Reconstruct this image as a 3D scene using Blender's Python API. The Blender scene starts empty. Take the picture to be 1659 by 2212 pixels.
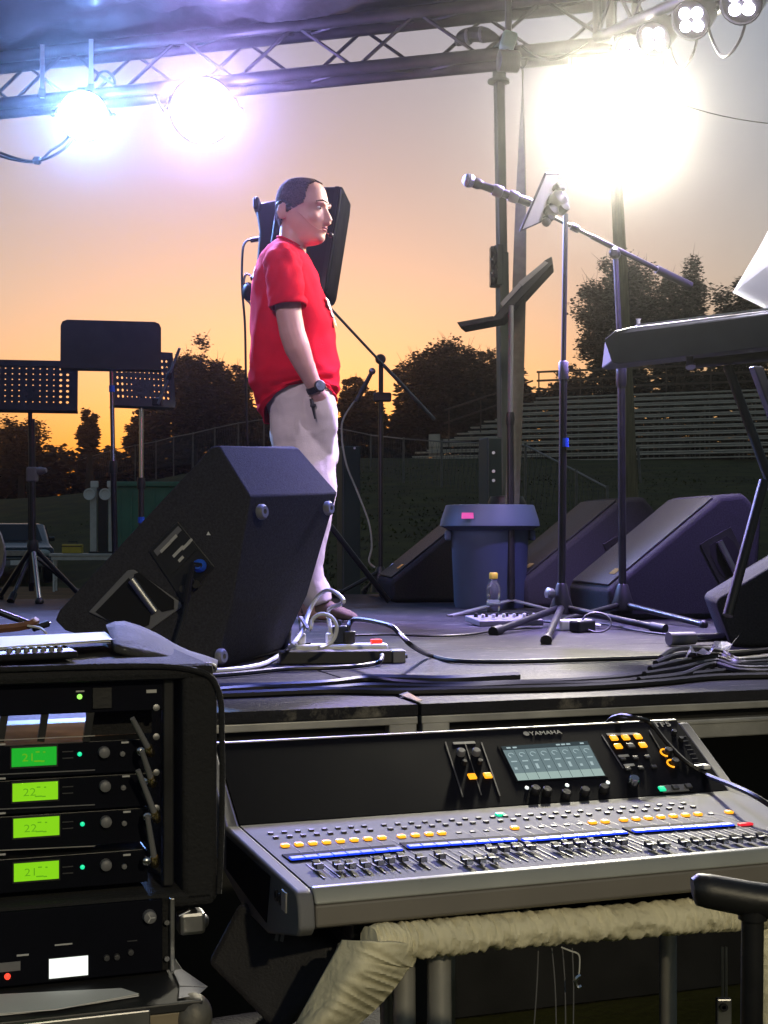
import bpy, math, random
from mathutils import Vector as V, Matrix, noise
random.seed(11)
R = math.radians
sc = bpy.context.scene
C = sc.collection
# ------------------------------------------------------------------ camera
F, CX, HZ, EYE, DECK = 3030.0, 829.5, 1150.0, 1.35, 1.0      # focal length in units of a 1659-wide picture, eye and deck heights
cam = bpy.data.cameras.new('camera')
cam_o = bpy.data.objects.new('camera', cam)
C.objects.link(cam_o)
cam_o.location = (0, 0, EYE)
cam_o.rotation_euler = (R(90), 0, 0)
cam.sensor_fit = 'HORIZONTAL'
cam.sensor_width = 36
cam.lens = 36 * F / 1659
cam.shift_y = 44 / 1659
cam.clip_start, cam.clip_end = 0.05, 2000
sc.camera = cam_o
# ------------------------------------------------------------------ world: dusk sky, sun just under the horizon behind the trees
EXPO = 1.75
GAIN = 2 ** EXPO
world = bpy.data.worlds.new('World')
sc.world = world
world.use_nodes = True
wn, wl = world.node_tree.nodes, world.node_tree.links
sky = wn.new('ShaderNodeTexSky')
sky.sky_type = 'NISHITA'
sky.sun_disc = False
SUN_EL, SUN_AZ = 0.0, -4.0
sky.sun_elevation = R(SUN_EL)
sky.sun_rotation = R(SUN_AZ)
sky.air_density, sky.dust_density, sky.ozone_density = 1.0, 3.0, 1.5
tint = wn.new('ShaderNodeMix')
tint.data_type = 'RGBA'
tint.blend_type = 'MULTIPLY'
tint.inputs[0].default_value = 1.0
tint.inputs[7].default_value = (1.0, 0.99, 1.0, 1)
wl.new(sky.outputs[0], tint.inputs[6])
wl.new(tint.outputs[2], wn['Background'].inputs[0])
wn['Background'].inputs[1].default_value = 0.15
# ------------------------------------------------------------------ the last of the sun, low behind the trees
sun = bpy.data.lights.new('sun', 'SUN')
sun.energy, sun.angle, sun.color = 0.03, R(3), (1.0, 0.6, 0.3)
sun_o = bpy.data.objects.new('sun', sun)
C.objects.link(sun_o)
sun_o.rotation_euler = (R(-89.0), 0, R(SUN_AZ))
# ------------------------------------------------------------------ exposure and sampling
sc.view_settings.view_transform = 'Standard'
sc.view_settings.look = 'None'
sc.view_settings.exposure = EXPO
sc.view_settings.gamma = 1
sc.view_settings.use_curve_mapping = False
sc.render.engine = 'CYCLES'
cy = sc.cycles
cy.use_denoising = True
cy.max_bounces = 6
cy.diffuse_bounces = 3
cy.glossy_bounces = 3
cy.transmission_bounces = 4
cy.volume_bounces = 0
cy.transparent_max_bounces = 8
cy.sample_clamp_indirect = 25.0
cy.caustics_reflective = cy.caustics_refractive = False


# ------------------------------------------------------------------ helpers
def P(u, v, d):
    """a world point at depth d in the direction of picture place (u, v)"""
    return V(((u - CX) / F * d, d, EYE - (v - HZ) / F * d))


def G(u, v, z=DECK):
    """the world point on the level z (the deck) in the direction of (u, v)"""
    return P(u, v, F * (EYE - z) / (v - HZ))


def mat(name, col, rough=0.6, metal=0.0, var=0.15, scale=8.0, bump=0.0, bscale=60.0, emit=None, es=0.0, coat=0.0, trans=0.0, spec=0.5, stretch=None):
    m = bpy.data.materials.new(name)
    m.use_nodes = True
    n, l = m.node_tree.nodes, m.node_tree.links
    b = n['Principled BSDF']
    b.inputs['Roughness'].default_value = rough
    b.inputs['Metallic'].default_value = metal
    b.inputs['Specular IOR Level'].default_value = spec
    b.inputs['Coat Weight'].default_value = coat
    b.inputs['Transmission Weight'].default_value = trans
    tc = n.new('ShaderNodeTexCoord')
    src = tc.outputs['Object']
    if stretch:
        mp = n.new('ShaderNodeMapping')
        mp.inputs['Scale'].default_value = stretch
        l.new(src, mp.inputs[0])
        src = mp.outputs[0]
    if var > 0:
        t = n.new('ShaderNodeTexNoise')
        t.inputs['Scale'].default_value = scale
        t.inputs['Detail'].default_value = 6
        l.new(src, t.inputs['Vector'])
        r = n.new('ShaderNodeValToRGB')
        r.color_ramp.elements[0].position, r.color_ramp.elements[1].position = 0.3, 0.72
        r.color_ramp.elements[0].color = [c * (1 - var) for c in col] + [1]
        r.color_ramp.elements[1].color = [min(1, c * (1 + var)) for c in col] + [1]
        l.new(t.outputs[0], r.inputs[0])
        l.new(r.outputs[0], b.inputs['Base Color'])
        mr = n.new('ShaderNodeMapRange')
        mr.inputs[3].default_value, mr.inputs[4].default_value = max(0, rough - 0.12), min(1, rough + 0.12)
        l.new(t.outputs[0], mr.inputs[0])
        l.new(mr.outputs[0], b.inputs['Roughness'])
    else:
        b.inputs['Base Color'].default_value = (*col, 1)
    if bump > 0:
        t2 = n.new('ShaderNodeTexNoise')
        t2.inputs['Scale'].default_value = bscale
        t2.inputs['Detail'].default_value = 4
        l.new(src, t2.inputs['Vector'])
        bp = n.new('ShaderNodeBump')
        bp.inputs['Strength'].default_value = bump
        bp.inputs['Distance'].default_value = 0.01
        l.new(t2.outputs[0], bp.inputs['Height'])
        l.new(bp.outputs[0], b.inputs['Normal'])
    if emit:
        b.inputs['Emission Color'].default_value = (*emit, 1)
        b.inputs['Emission Strength'].default_value = es / GAIN
    return m


WM = {}     # world matrices of the things, by name


def wm(o):
    return WM[o.name] if o else Matrix.Identity(4)


def thing(name, label, cat, loc=(0, 0, 0), yaw=0.0, group=None, kind=None):
    o = bpy.data.objects.new(name, None)
    C.objects.link(o)
    o.location = loc
    o.rotation_euler = (0, 0, yaw)
    o.empty_display_size = 0.05
    WM[o.name] = Matrix.Translation(V(loc)) @ Matrix.Rotation(yaw, 4, 'Z')
    tag(o, label, cat, group, kind)
    return o


def tag(o, label=None, cat=None, group=None, kind=None):
    for k, v in (('label', label), ('category', cat), ('group', group), ('kind', kind)):
        if v:
            o[k] = v
    return o


def frame_of(a):
    a = a.normalized()
    h = V((0, 0, 1)) if abs(a.z) < 0.9 else V((1, 0, 0))
    x = h.cross(a).normalized()
    return x, a.cross(x)


def smooth_path(pts, k=6):
    pts = [V(p) for p in pts]
    out = []
    for i in range(len(pts) - 1):
        p0, p1, p2, p3 = pts[max(0, i - 1)], pts[i], pts[i + 1], pts[min(len(pts) - 1, i + 2)]
        for j in range(k):
            t = j / k
            out.append(0.5 * ((2 * p1) + (p2 - p0) * t + (2 * p0 - 5 * p1 + 4 * p2 - p3) * t * t + (3 * p1 - p0 - 3 * p2 + p3) * t ** 3))
    return out + [pts[-1]]


class MB:
    def __init__(s):
        s.v, s.f = [], []

    def add(s, vs, fs):
        o = len(s.v)
        s.v += [V(a) for a in vs]
        s.f += [tuple(i + o for i in f) for f in fs]
        return s

    def box(s, c, size, rot=None):
        m = rot if isinstance(rot, Matrix) else Matrix.Rotation(rot or 0, 3, 'Z')
        c = V(c)
        x, y, z = [a / 2 for a in size]
        vs = [c + m @ V((a * x, b * y, e * z)) for e in (-1, 1) for b in (-1, 1) for a in (-1, 1)]
        return s.add(vs, [(0, 2, 3, 1), (4, 5, 7, 6), (0, 1, 5, 4), (2, 6, 7, 3), (0, 4, 6, 2), (1, 3, 7, 5)])

    def slab(s, poly, vec):
        n = len(poly)
        poly = [V(p) for p in poly]
        vec = V(vec)
        fs = [tuple(range(n)), tuple(range(2 * n - 1, n - 1, -1))]
        fs += [(i, i + n, (i + 1) % n + n, (i + 1) % n) for i in range(n)]
        return s.add(poly + [p + vec for p in poly], fs)

    def quad(s, a, b, c, d):
        return s.add([a, b, c, d], [(0, 1, 2, 3)])

    def cyl(s, a, b, r0, r1=None, n=12, cap=True):
        return s.tube([a, b], [r0, r0 if r1 is None else r1], n, cap)

    def tube(s, pts, r, n=8, cap=True):
        pts = [V(p) for p in pts]
        k = len(pts)
        rs = r if isinstance(r, (list, tuple)) else [r] * k
        x, y = frame_of(pts[1] - pts[0])
        vs = []
        for i, p in enumerate(pts):
            t = (pts[min(i + 1, k - 1)] - pts[max(i - 1, 0)]).normalized()
            x = (x - t * x.dot(t)).normalized()
            y = t.cross(x)
            vs += [p + (x * math.cos(q) + y * math.sin(q)) * rs[i] for q in [2 * math.pi * j / n for j in range(n)]]
        fs = [(i * n + j, i * n + (j + 1) % n, (i + 1) * n + (j + 1) % n, (i + 1) * n + j) for i in range(k - 1) for j in range(n)]
        if cap:
            fs += [tuple(range(n - 1, -1, -1)), tuple(range((k - 1) * n, k * n))]
        return s.add(vs, fs)

    def lathe(s, prof, o, axis=(0, 0, 1), n=24):
        a = V(axis).normalized()
        x, y = frame_of(a)
        o = V(o)
        vs = [o + a * h + (x * math.cos(q) + y * math.sin(q)) * max(r, 1e-4) for r, h in prof for q in [2 * math.pi * j / n for j in range(n)]]
        k = len(prof)
        fs = [(i * n + j, i * n + (j + 1) % n, (i + 1) * n + (j + 1) % n, (i + 1) * n + j) for i in range(k - 1) for j in range(n)]
        fs += [tuple(range(n - 1, -1, -1)), tuple(range((k - 1) * n, k * n))]
        return s.add(vs, fs)

    def loft(s, rings, cap=True):
        n = len(rings[0])
        k = len(rings)
        fs = [(i * n + j, i * n + (j + 1) % n, (i + 1) * n + (j + 1) % n, (i + 1) * n + j) for i in range(k - 1) for j in range(n)]
        if cap:
            fs += [tuple(range(n - 1, -1, -1)), tuple(range((k - 1) * n, k * n))]
        return s.add([p for r in rings for p in r], fs)

    def ball(s, c, r, n=12, rot=None):
        r = (r, r, r) if isinstance(r, (int, float)) else r
        m = rot or Matrix.Identity(3)
        c = V(c)
        rings = []
        for i in range(1, n):
            a = math.pi * i / n
            rings.append([c + m @ V((r[0] * math.sin(a) * math.cos(q), r[1] * math.sin(a) * math.sin(q), -r[2] * math.cos(a))) for q in [2 * math.pi * j / (n + 4) for j in range(n + 4)]])
        return s.loft(rings)

    def build(s, name, m, par=None, smooth=False, bevel=0.0, seg=2, local=False, label=None, sub=0):
        me = bpy.data.meshes.new(name)
        vs = s.v
        if par is not None and not local:
            iv = wm(par).inverted()
            vs = [iv @ p for p in vs]
        me.from_pydata([tuple(p) for p in vs], [], s.f)
        me.update()
        o = bpy.data.objects.new(name, me)
        C.objects.link(o)
        if m:
            me.materials.append(m)
        if par is not None:
            o.parent = par
        WM[o.name] = wm(par)
        if smooth:
            me.shade_smooth()
            if not sub:
                me.set_sharp_from_angle(angle=R(45))
        if bevel:
            b = o.modifiers.new('bevel', 'BEVEL')
            b.width, b.segments, b.limit_method, b.angle_limit = bevel, seg, 'ANGLE', R(35)
        if sub:
            q = o.modifiers.new('subdivision', 'SUBSURF')
            q.levels = q.render_levels = sub
        if label:
            o['label'] = label
        return o


def copy_tree(o, parent=None):
    c = o.copy()
    C.objects.link(c)
    c.parent = parent
    for ch in o.children:
        copy_tree(ch, c)
    return c


def text(name, s, size, m, par, loc, rot, depth=0.0004, align='LEFT', sx=1.0, local=True):
    cu = bpy.data.curves.new(name, 'FONT')
    cu.body, cu.size, cu.extrude, cu.align_x = s, size, depth, align
    cu.resolution_u = 3
    cu.materials.append(m)
    tmp = bpy.data.objects.new(name, cu)
    C.objects.link(tmp)
    bpy.context.view_layer.update()
    me = bpy.data.meshes.new_from_object(tmp.evaluated_get(bpy.context.evaluated_depsgraph_get()))
    bpy.data.objects.remove(tmp)
    o = bpy.data.objects.new(name, me)
    C.objects.link(o)
    o.parent = par
    o.location, o.rotation_euler = loc, rot
    o.scale = (sx, 1, 1)
    WM[o.name] = wm(par)
    return o


def rectface(o, u, w, v, h):
    return [o, o + u * w, o + u * w + v * h, o + v * h]


YAW = R(19)
UX, UY, UZ = V((math.cos(YAW), math.sin(YAW), 0)), V((-math.sin(YAW), math.cos(YAW), 0)), V((0, 0, 1))
# ------------------------------------------------------------------ materials
M = {}
M['black'] = mat('black_plastic', (0.012, 0.012, 0.013), 0.45, bump=0.05, bscale=200)
M['blackmetal'] = mat('black_painted_metal', (0.014, 0.014, 0.016), 0.35, var=0.3, scale=20, bump=0.03)
M['chrome'] = mat('chromed_steel', (0.5, 0.5, 0.52), 0.22, 1.0, var=0.1)
M['steel'] = mat('dull_steel', (0.32, 0.32, 0.33), 0.42, 1.0, var=0.2, scale=14)
M['alu'] = mat('aluminium_extrusion', (0.42, 0.41, 0.39), 0.45, 0.6, var=0.25, scale=9, bump=0.05)
M['truss'] = mat('weathered_truss_tube', (0.12, 0.115, 0.12), 0.5, 0.5, var=0.3, scale=6, bump=0.05)
M['rubber'] = mat('cable_rubber', (0.008, 0.008, 0.009), 0.5, var=0.2)
M['whitecord'] = mat('white_cord', (0.6, 0.6, 0.58), 0.45, var=0.08)
M['bluetape'] = mat('blue_tape', (0.02, 0.12, 0.75), 0.6, var=0.1)
M['brass'] = mat('brass_connector', (0.6, 0.45, 0.2), 0.25, 1.0, var=0.1)
M['paper'] = mat('white_paper', (0.75, 0.75, 0.74), 0.7, var=0.05, scale=4)
M['carpet'] = mat('charcoal_speaker_carpet', (0.042, 0.042, 0.048), 0.98, var=0.25, scale=160, bump=0.35, bscale=420, spec=0.03)
M['greypl'] = mat('grey_plastic', (0.16, 0.16, 0.17), 0.5, var=0.1)
M['white'] = mat('white_plastic', (0.7, 0.7, 0.68), 0.4, var=0.05)
M['dark'] = mat('dark_interior', (0.004, 0.004, 0.004), 0.9, var=0)


# ================================================================== SETTING
def sstep(a, b, x):
    t = max(0.0, min(1.0, (x - a) / (b - a)))
    return t * t * (3 - 2 * t)


def H(x, y):
    k = sstep(-9, 1, x)
    y0 = 36 - 23 * k
    amp = 2.7 + 1.7 * sstep(-16, -3, x)
    t = max(0.0, min(1.0, (y - y0) / (58 - y0)))
    h = amp * (t * 0.75 + 0.25 * sstep(0, 1, t))
    return h + max(0, y - 58) * 0.01


M['grass'] = mat('mown_grass', (0.05, 0.055, 0.014), 0.9, var=0.45, scale=1.2, bump=0.8, bscale=30, spec=0.1)
M['dirt'] = mat('packed_dirt', (0.20, 0.11, 0.05), 0.9, var=0.3, scale=1.5, bump=0.4, bscale=12, spec=0.1)
M['leaf'] = mat('dusk_leaves', (0.012, 0.014, 0.008), 0.75, var=0.4, scale=0.8, spec=0.15)
M['bark'] = mat('bark', (0.035, 0.028, 0.02), 0.9, var=0.3, scale=4, bump=0.5)

g = MB()
xs = [-160, -100, -60] + [-40 + 2 * i for i in range(41)] + [60, 100, 160]
ys = [-60, -20, 0] + [4 + 2 * i for i in range(33)] + [80, 100, 150, 220]
for y in ys:
    for x in xs:
        g.v.append(V((x, y, H(x, y) + (0.06 * noise.noise(V((x * 0.3, y * 0.3, 0))) if 14 < y < 70 else 0))))
nx = len(xs)
g.f = [(j * nx + i, j * nx + i + 1, (j + 1) * nx + i + 1, (j + 1) * nx + i) for j in range(len(ys) - 1) for i in range(nx - 1)]
gr = g.build('ground', M['grass'], smooth=True)
gr['kind'] = 'structure'
g = MB()
for (x0, x1, y0, y1) in [(-16, -4.2, 9.5, 33)]:
    n = 12
    for j in range(n + 1):
        for i in range(n + 1):
            x, y = x0 + (x1 - x0) * i / n, y0 + (y1 - y0) * j / n
            e = 0.5 * noise.noise(V((x * 0.7, y * 0.7, 3))) if i in (0, n) or j in (0, n) else 0
            g.v.append(V((x + e, y + e, 0.075)))
    g.f = [(j * (n + 1) + i, j * (n + 1) + i + 1, (j + 1) * (n + 1) + i + 1, (j + 1) * (n + 1) + i) for j in range(n) for i in range(n)]
dt = g.build('dirt_track', M['dirt'], smooth=True)
dt['kind'] = 'structure'
# blades of grass on the bank
g = MB()
rg = random.Random(5)
for i in range(9000):
    d = 16 + 34 * rg.random() ** 0.8
    u = rg.uniform(-60, 1700)
    x = (u - CX) / F * d
    if x < -4 and d < 34:
        continue
    z = H(x, d) - 0.03
    w, h = rg.uniform(0.02, 0.05), rg.uniform(0.03, 0.08)
    a = rg.uniform(0, 3.14)
    c, s_ = math.cos(a) * w, math.sin(a) * w
    g.add([(x - c, d - s_, z), (x + c, d + s_, z), (x + rg.uniform(-.05, .05), d + rg.uniform(-.05, .05), z + h)], [(0, 1, 2)])
o = g.build('grass', M['grass'])
tag(o, 'tufts of dark olive grass on the bank behind the stage', 'grass', kind='stuff')


def leaves(b, c, rad, n, size, rg):
    for _ in range(n):
        p = V((rg.gauss(0, 1), rg.gauss(0, 1), rg.gauss(0, 1)))
        if p.length > 2.0:
            p *= 1.6 * rg.random() / p.length
        p = c + V((p.x * rad[0], p.y * rad[1], p.z * rad[2])) * 0.5
        s = size * rg.uniform(0.5, 1.2)
        q = Matrix.Rotation(rg.uniform(0, 6.28), 3, 'Z') @ Matrix.Rotation(rg.uniform(-1.2, 1.2), 3, 'X')
        x, y = q @ V((s, 0, 0)), q @ V((0, s * 0.55, 0))
        b.add([p - x, p + y * 0.9, p + x, p - y], [(0, 1, 2, 3)])


def tree(label, u, vtop, vbot, hw, d, seed, n=3200, clumps=34, group='trees on the skyline', name='tree', leaf=0.115):
    rg = random.Random(seed)
    n = int(n * 2.3)
    clumps = int(clumps * 1.3)
    top, bot = P(u, vtop, d).z, P(u, vbot, d).z
    x = (u - CX) / F * d
    rx = hw / F * d
    zc, rz = (top + bot) / 2, (top - bot) / 2
    base = V((x, d, H(x, d) - 0.1))
    t = thing(name, label, 'tree', base, 0, group)
    cr, tr = MB(), MB()
    top_t = V((x, d, bot + rz * 0.9))
    tr.tube(smooth_path([base, base.lerp(top_t, 0.4) + V((rg.uniform(-.3, .3), 0, 0)), top_t], 4), [0.26 - 0.02 * i for i in range(9)], 7)
    for i in range(clumps):
        a, q = rg.uniform(0, 6.28), rg.uniform(-0.9, 1)
        k = 0.5 + 0.42 * rg.random()
        w = max(0, 1 - q * q) ** 0.36
        c = V((x + rx * k * w * math.cos(a), d + rx * k * w * math.sin(a) * 0.8, zc + rz * k * q))
        cs = rg.uniform(0.22, 0.38)
        leaves(cr, c, (rx * cs, rx * cs, min(rx, rz) * cs * 0.9), int(n / clumps), leaf, rg)
        if i % 2 == 0:
            s0 = base.lerp(top_t, rg.uniform(0.45, 0.95))
            m = s0.lerp(c, 0.5) + V((0, 0, 0.15 * rz))
            tr.tube([s0, m, c], [0.1, 0.06, 0.02], 5)
        for j in range(3):                                     # bare twigs that stick out of the outline
            e = c + V((rg.uniform(-1, 1) * rx * .3, 0, rg.uniform(0, 1) * rz * .3))
            tr.tube([c, e], [0.018, 0.006], 3)
    leaves(cr, V((x, d, zc - rz * 0.15)), (rx * 0.8, rx * 0.7, rz * 0.85), int(n * 0.6), leaf * 1.3, rg)
    cr.build('crown', M['leaf'], t)
    tr.build('trunk', M['bark'], t, smooth=True)
    return t


tree('round dark tree rising right of the music stands on the left', 428, 728, 975, 76, 74, 21, 5600, 52)
tree('lower dark tree just left of the man in red', 508, 778, 970, 52, 76, 2, 3600)
tree('small bushy tree just right of the man in red', 758, 802, 940, 34, 72, 3, 2200, 20)
tree('small leafy tree behind the boom stand right of the man', 806, 842, 940, 34, 80, 4, 1700, 20)
tree('big dark round tree behind the bent music stand', 950, 704, 970, 94, 74, 5, 7000, 56)
tree('low loose tree behind the lattice tower', 1062, 735, 930, 46, 78, 6, 2400, 26)
tree('tallest tree with ragged crown behind the microphone boom', 1342, 520, 880, 104, 70, 7, 9500, 80)
tree('tree with sparse crown right of the tallest tree', 1470, 548, 850, 82, 74, 8, 5200, 56)
tree('leafy tree above the keyboard at the right edge', 1600, 602, 870, 100, 72, 9, 5000, 50)
tree('small open tree seen under the perforated music stand desks', 192, 882, 985, 30, 66, 10, 900, 14)
tree('low tree at the left edge under the perforated desk', 46, 898, 1030, 62, 76, 12, 2600, 30)
tree('low tree between two music stand poles on the left', 300, 905, 1000, 40, 80, 13, 1500, 22)
tree('dark bush behind the bleachers beside the leaning pole', 1232, 790, 930, 52, 84, 14, 2400, 30)
tree('dark bush behind the bleachers under the keyboard', 1500, 800, 900, 90, 86, 15, 2300, 34)
# the wood behind the fence reads as one mass
g = MB()
rg = random.Random(77)
for (u0, u1, vt, vb, n) in [(-60, 340, 975, 1080, 7000), (300, 620, 880, 1030, 9000), (560, 900, 905, 1000, 7000), (860, 1130, 800, 980, 7000), (1080, 1330, 840, 990, 6000), (1300, 1720, 815, 1000, 9000)]:
    for i in range(n):
        d = rg.uniform(78, 92)
        u = rg.uniform(u0, u1)
        e = 26 * noise.noise(V((u * 0.02, 0, 1))) + 14 * noise.noise(V((u * 0.07, 0, 2)))
        v = vt + e + (vb + 14 - vt) * rg.random() ** 0.9
        leaves(g, P(u, v, d), (0.5, 0.5, 0.5), 1, 0.34, rg)
o = g.build('wood', M['leaf'])
tag(o, 'dark mass of trees and brush behind the chain link fence', 'wood', kind='stuff')

# ------------------------------------------------------------------ chain link fence up the bank
M['galv'] = mat('galvanised_pipe', (0.16, 0.16, 0.15), 0.5, 0.5, var=0.2)
M['wire'] = mat('galvanised_wire', (0.10, 0.10, 0.10), 0.5, 0.5, var=0)
fp = [(-60, 1075, 96), (0, 1058, 92), (48, 1040, 88), (96, 1022, 85), (150, 1000, 82), (200, 985, 79), (246, 972, 76), (292, 962, 74), (337, 954, 71), (375, 944, 66), (417, 936, 61), (464, 925, 57), (515, 914, 54),
      (570, 906, 52), (635, 908, 51), (706, 920, 50), (801, 940, 47), (872, 948, 41), (954, 954, 39), (1040, 957, 36), (1135, 962, 33), (1245, 1018, 30), (1312, 1054, 28)]
t = thing('chain_link_fence', 'chain link fence with pipe posts running up the grass bank', 'fence', P(706, 1000, 50))
tops = [P(*p) for p in fp]
for p in tops:
    h = min(p.z - 0.9, H(p.x, p.y))
    h = max(h, p.z - 1.9)
    MB().cyl((p.x, p.y, h), p + V((0, 0, 0.05)), 0.032, n=7).build('post', M['galv'], t, smooth=True)
for a, b in zip(tops, tops[1:]):
    MB().cyl(a, b, 0.022, n=6).build('top_rail', M['galv'], t, smooth=True)
g = MB()
for a, b in zip(tops, tops[1:]):
    L = (b - a).length
    n = max(4, int(L / 0.3))
    for i in range(n):
        for s in (0, 1):
            p0, p1 = a.lerp(b, i / n), a.lerp(b, min(1, (i + 1.6) / n))
            if s:
                p0, p1 = p1, p0
            g.tube([p0, p1 - V((0, 0, 1.35))], 0.005, 3, cap=False)
o = g.build('chain_mesh', M['wire'], t)
o['kind'] = 'stuff'

# ------------------------------------------------------------------ bleachers
M['plank'] = mat('aluminium_plank', (0.58, 0.52, 0.42), 0.6, 0.0, var=0.2, scale=2)
M['rust'] = mat('brown_painted_steel', (0.07, 0.05, 0.035), 0.7, var=0.3)
byaw = R(-22)
bo = P(868, 992, 60)
t = thing('bleachers', 'tall aluminium bleachers on the bank below the right trees', 'bleachers', bo, byaw)
for i in range(11):
    x0 = 0.42 * i
    L = 21 - x0
    z = 0.30 * i
    MB().box((x0 + L / 2, 0.62 * i, z), (L, 0.30, 0.06)).build('seat_plank', M['plank'], t, local=True)
    MB().box((x0 + L / 2, 0.62 * i - 0.34, z - 0.20), (L, 0.30, 0.05)).build('foot_plank', M['plank'], t, local=True)
for k in range(11):
    xk = 0.3 + 1.95 * k
    i0 = 0
    i1 = min(10, int(xk / 0.42))
    g = MB().tube([(xk, -0.3, -0.4), (xk, 0.62 * i1 + 0.1, 0.30 * i1 - 0.12)], 0.04, 5)
    g.build('stringer', M['rust'], t, local=True)
    for i in range(0, i1 + 1, 2):
        MB().cyl((xk, 0.62 * i, 0.30 * i - 0.05), (xk, 0.62 * i, -1.4), 0.03, n=5).build('upright', M['galv'], t, local=True)
    if xk > 4:
        MB().cyl((xk, 6.6, 2.4), (xk, 6.6, 4.25), 0.035, n=5).build('rail_post', M['rust'], t, local=True)
for z in (3.45, 3.85, 4.25):
    MB().box((12.6, 6.6, z), (17, 0.06, 0.09)).build('guard_rail', M['rust'], t, local=True)
for dz in (0.0, 0.55):
    MB().tube([(1.6, 0.9, 1.55 + dz), (4.3, 5.2, 3.15 + dz)], 0.045, 6).build('hand_rail', M['rust'], t, local=True)
for q in (0.05, 0.4, 0.8):
    p = V((1.6, 0.9, 1.55)).lerp(V((4.3, 5.2, 3.15)), q)
    MB().cyl(p + V((0, 0, 0.55)), p - V((0, 0, 1.1)), 0.035, n=5).build('rail_post', M['rust'], t, local=True)
MB().box((1.05, 1.2, 0.62), (0.5, 0.08, 1.0)).build('end_panel', M['plank'], t, local=True)

# ------------------------------------------------------------------ leaning utility pole and its wire
M['pole'] = mat('weathered_pole', (0.20, 0.165, 0.085), 0.85, var=0.3, scale=3, bump=0.5, bscale=10, stretch=(8, 8, 0.7))
a, b = P(1367, 1062, 30), P(1316, 110, 30)
t = thing('utility_pole', 'leaning wooden utility pole in front of the bleachers', 'pole', a)
MB().tube([a - V((0, 0, 1)), a.lerp(b, 0.5), b], [0.165, 0.14, 0.105], 16).build('shaft', M['pole'], t, smooth=True)
for k, q in enumerate((0.9, 0.94)):
    p = a.lerp(b, q)
    MB().cyl(p + V((0.05, -0.13, 0)), p + V((0.05, -0.2, 0.03)), 0.02, n=8).build('step_bolt', M['galv'], t, smooth=True)
MB().tube([a.lerp(b, 0.02) + V((0.15, -0.12, 0)), a.lerp(b, 0.1) + V((0.14, -0.12, 0))], 0.03, 6).build('ground_wire_cover', M['galv'], t)
w0, w1 = P(1330, 165, 30), P(1760, 275, 26)
pts = [w0.lerp(w1, i / 14) - V((0, 0, 0.25 * math.sin(math.pi * i / 14))) for i in range(15)]
tag(MB().tube(pts, 0.011, 5).build('overhead_wire', M['rubber'], smooth=True), 'thin overhead wire leaving the utility pole to the right', 'wire')

# ------------------------------------------------------------------ things on the field behind the stage, left
M['carpaint'] = mat('dark_green_car_paint', (0.008, 0.02, 0.018), 0.22, var=0.1, coat=0.5)
M['glass'] = mat('tinted_glass', (0.015, 0.02, 0.022), 0.08, var=0)
M['lampglass'] = mat('headlamp_glass', (0.45, 0.5, 0.48), 0.15, var=0.1)
t = thing('parked_car', 'dark green parked car nose on at the left edge', 'car', (-9.75, 36.5, 0.08), R(20))
# local: x across, -y is the nose
prof = [(-2.2, 0.45), (-2.28, 0.62), (-2.1, 0.9), (-1.25, 1.02), (-0.62, 1.48), (0.9, 1.52), (1.7, 1.1), (2.2, 1.0), (2.25, 0.45)]
rings = []
for k, sx in ((0, -0.9), (1, -0.84), (2, 0.84), (3, 0.9)):
    rings.append([V((sx * (1 - 0.12 * max(0, z - 0.95)), y, z - (0.05 if k in (0, 3) else 0))) for y, z in prof])
MB().loft(rings).build('body', M['carpaint'], t, smooth=True, bevel=0.03, local=True)
MB().slab([(-0.7, -1.24, 1.05), (0.7, -1.24, 1.05), (0.62, -0.68, 1.46), (-0.62, -0.68, 1.46)], (0, -0.02, 0.015)).build('windscreen', M['glass'], t, local=True)
for s in (-1, 1):
    MB().slab([(s * 0.9, -0.95, 1.08), (s * 0.86, -0.6, 1.42), (s * 0.86, 0.8, 1.42), (s * 0.9, 1.2, 1.08)], (s * 0.012, 0, 0)).build('side_window', M['glass'], t, local=True)
    MB().ball((s * 0.62, -2.22, 0.76), (0.17, 0.07, 0.09)).build('headlight', M['lampglass'], t, smooth=True, local=True)
    MB().box((s * 0.98, -0.85, 1.1), (0.16, 0.1, 0.12)).build('mirror', M['carpaint'], t, bevel=0.03, local=True)
    for y in (-1.4, 1.4):
        w = MB().lathe([(0.33, -0.1), (0.34, 0), (0.33, 0.1), (0.24, 0.11), (0.24, -0.11)], (s * 0.82, y, 0.34), (1, 0, 0), 20).build('wheel', M['rubber'], t, smooth=True, local=True)
        MB().lathe([(0.0, 0), (0.2, 0.0), (0.2, 0.03), (0.0, 0.04)], (s * 0.9, y, 0.34), (s, 0, 0), 16).build('rim', M['steel'], w, smooth=True, local=True)
MB().box((0, -2.24, 0.5), (1.75, 0.16, 0.17)).build('bumper', M['greypl'], t, bevel=0.05, local=True)
MB().box((0, -2.25, 0.76), (0.85, 0.05, 0.14)).build('grille', M['steel'], t, bevel=0.01, local=True)
MB().box((0, -2.33, 0.53), (0.36, 0.02, 0.12)).build('number_plate', M['white'], t, local=True)

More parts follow.
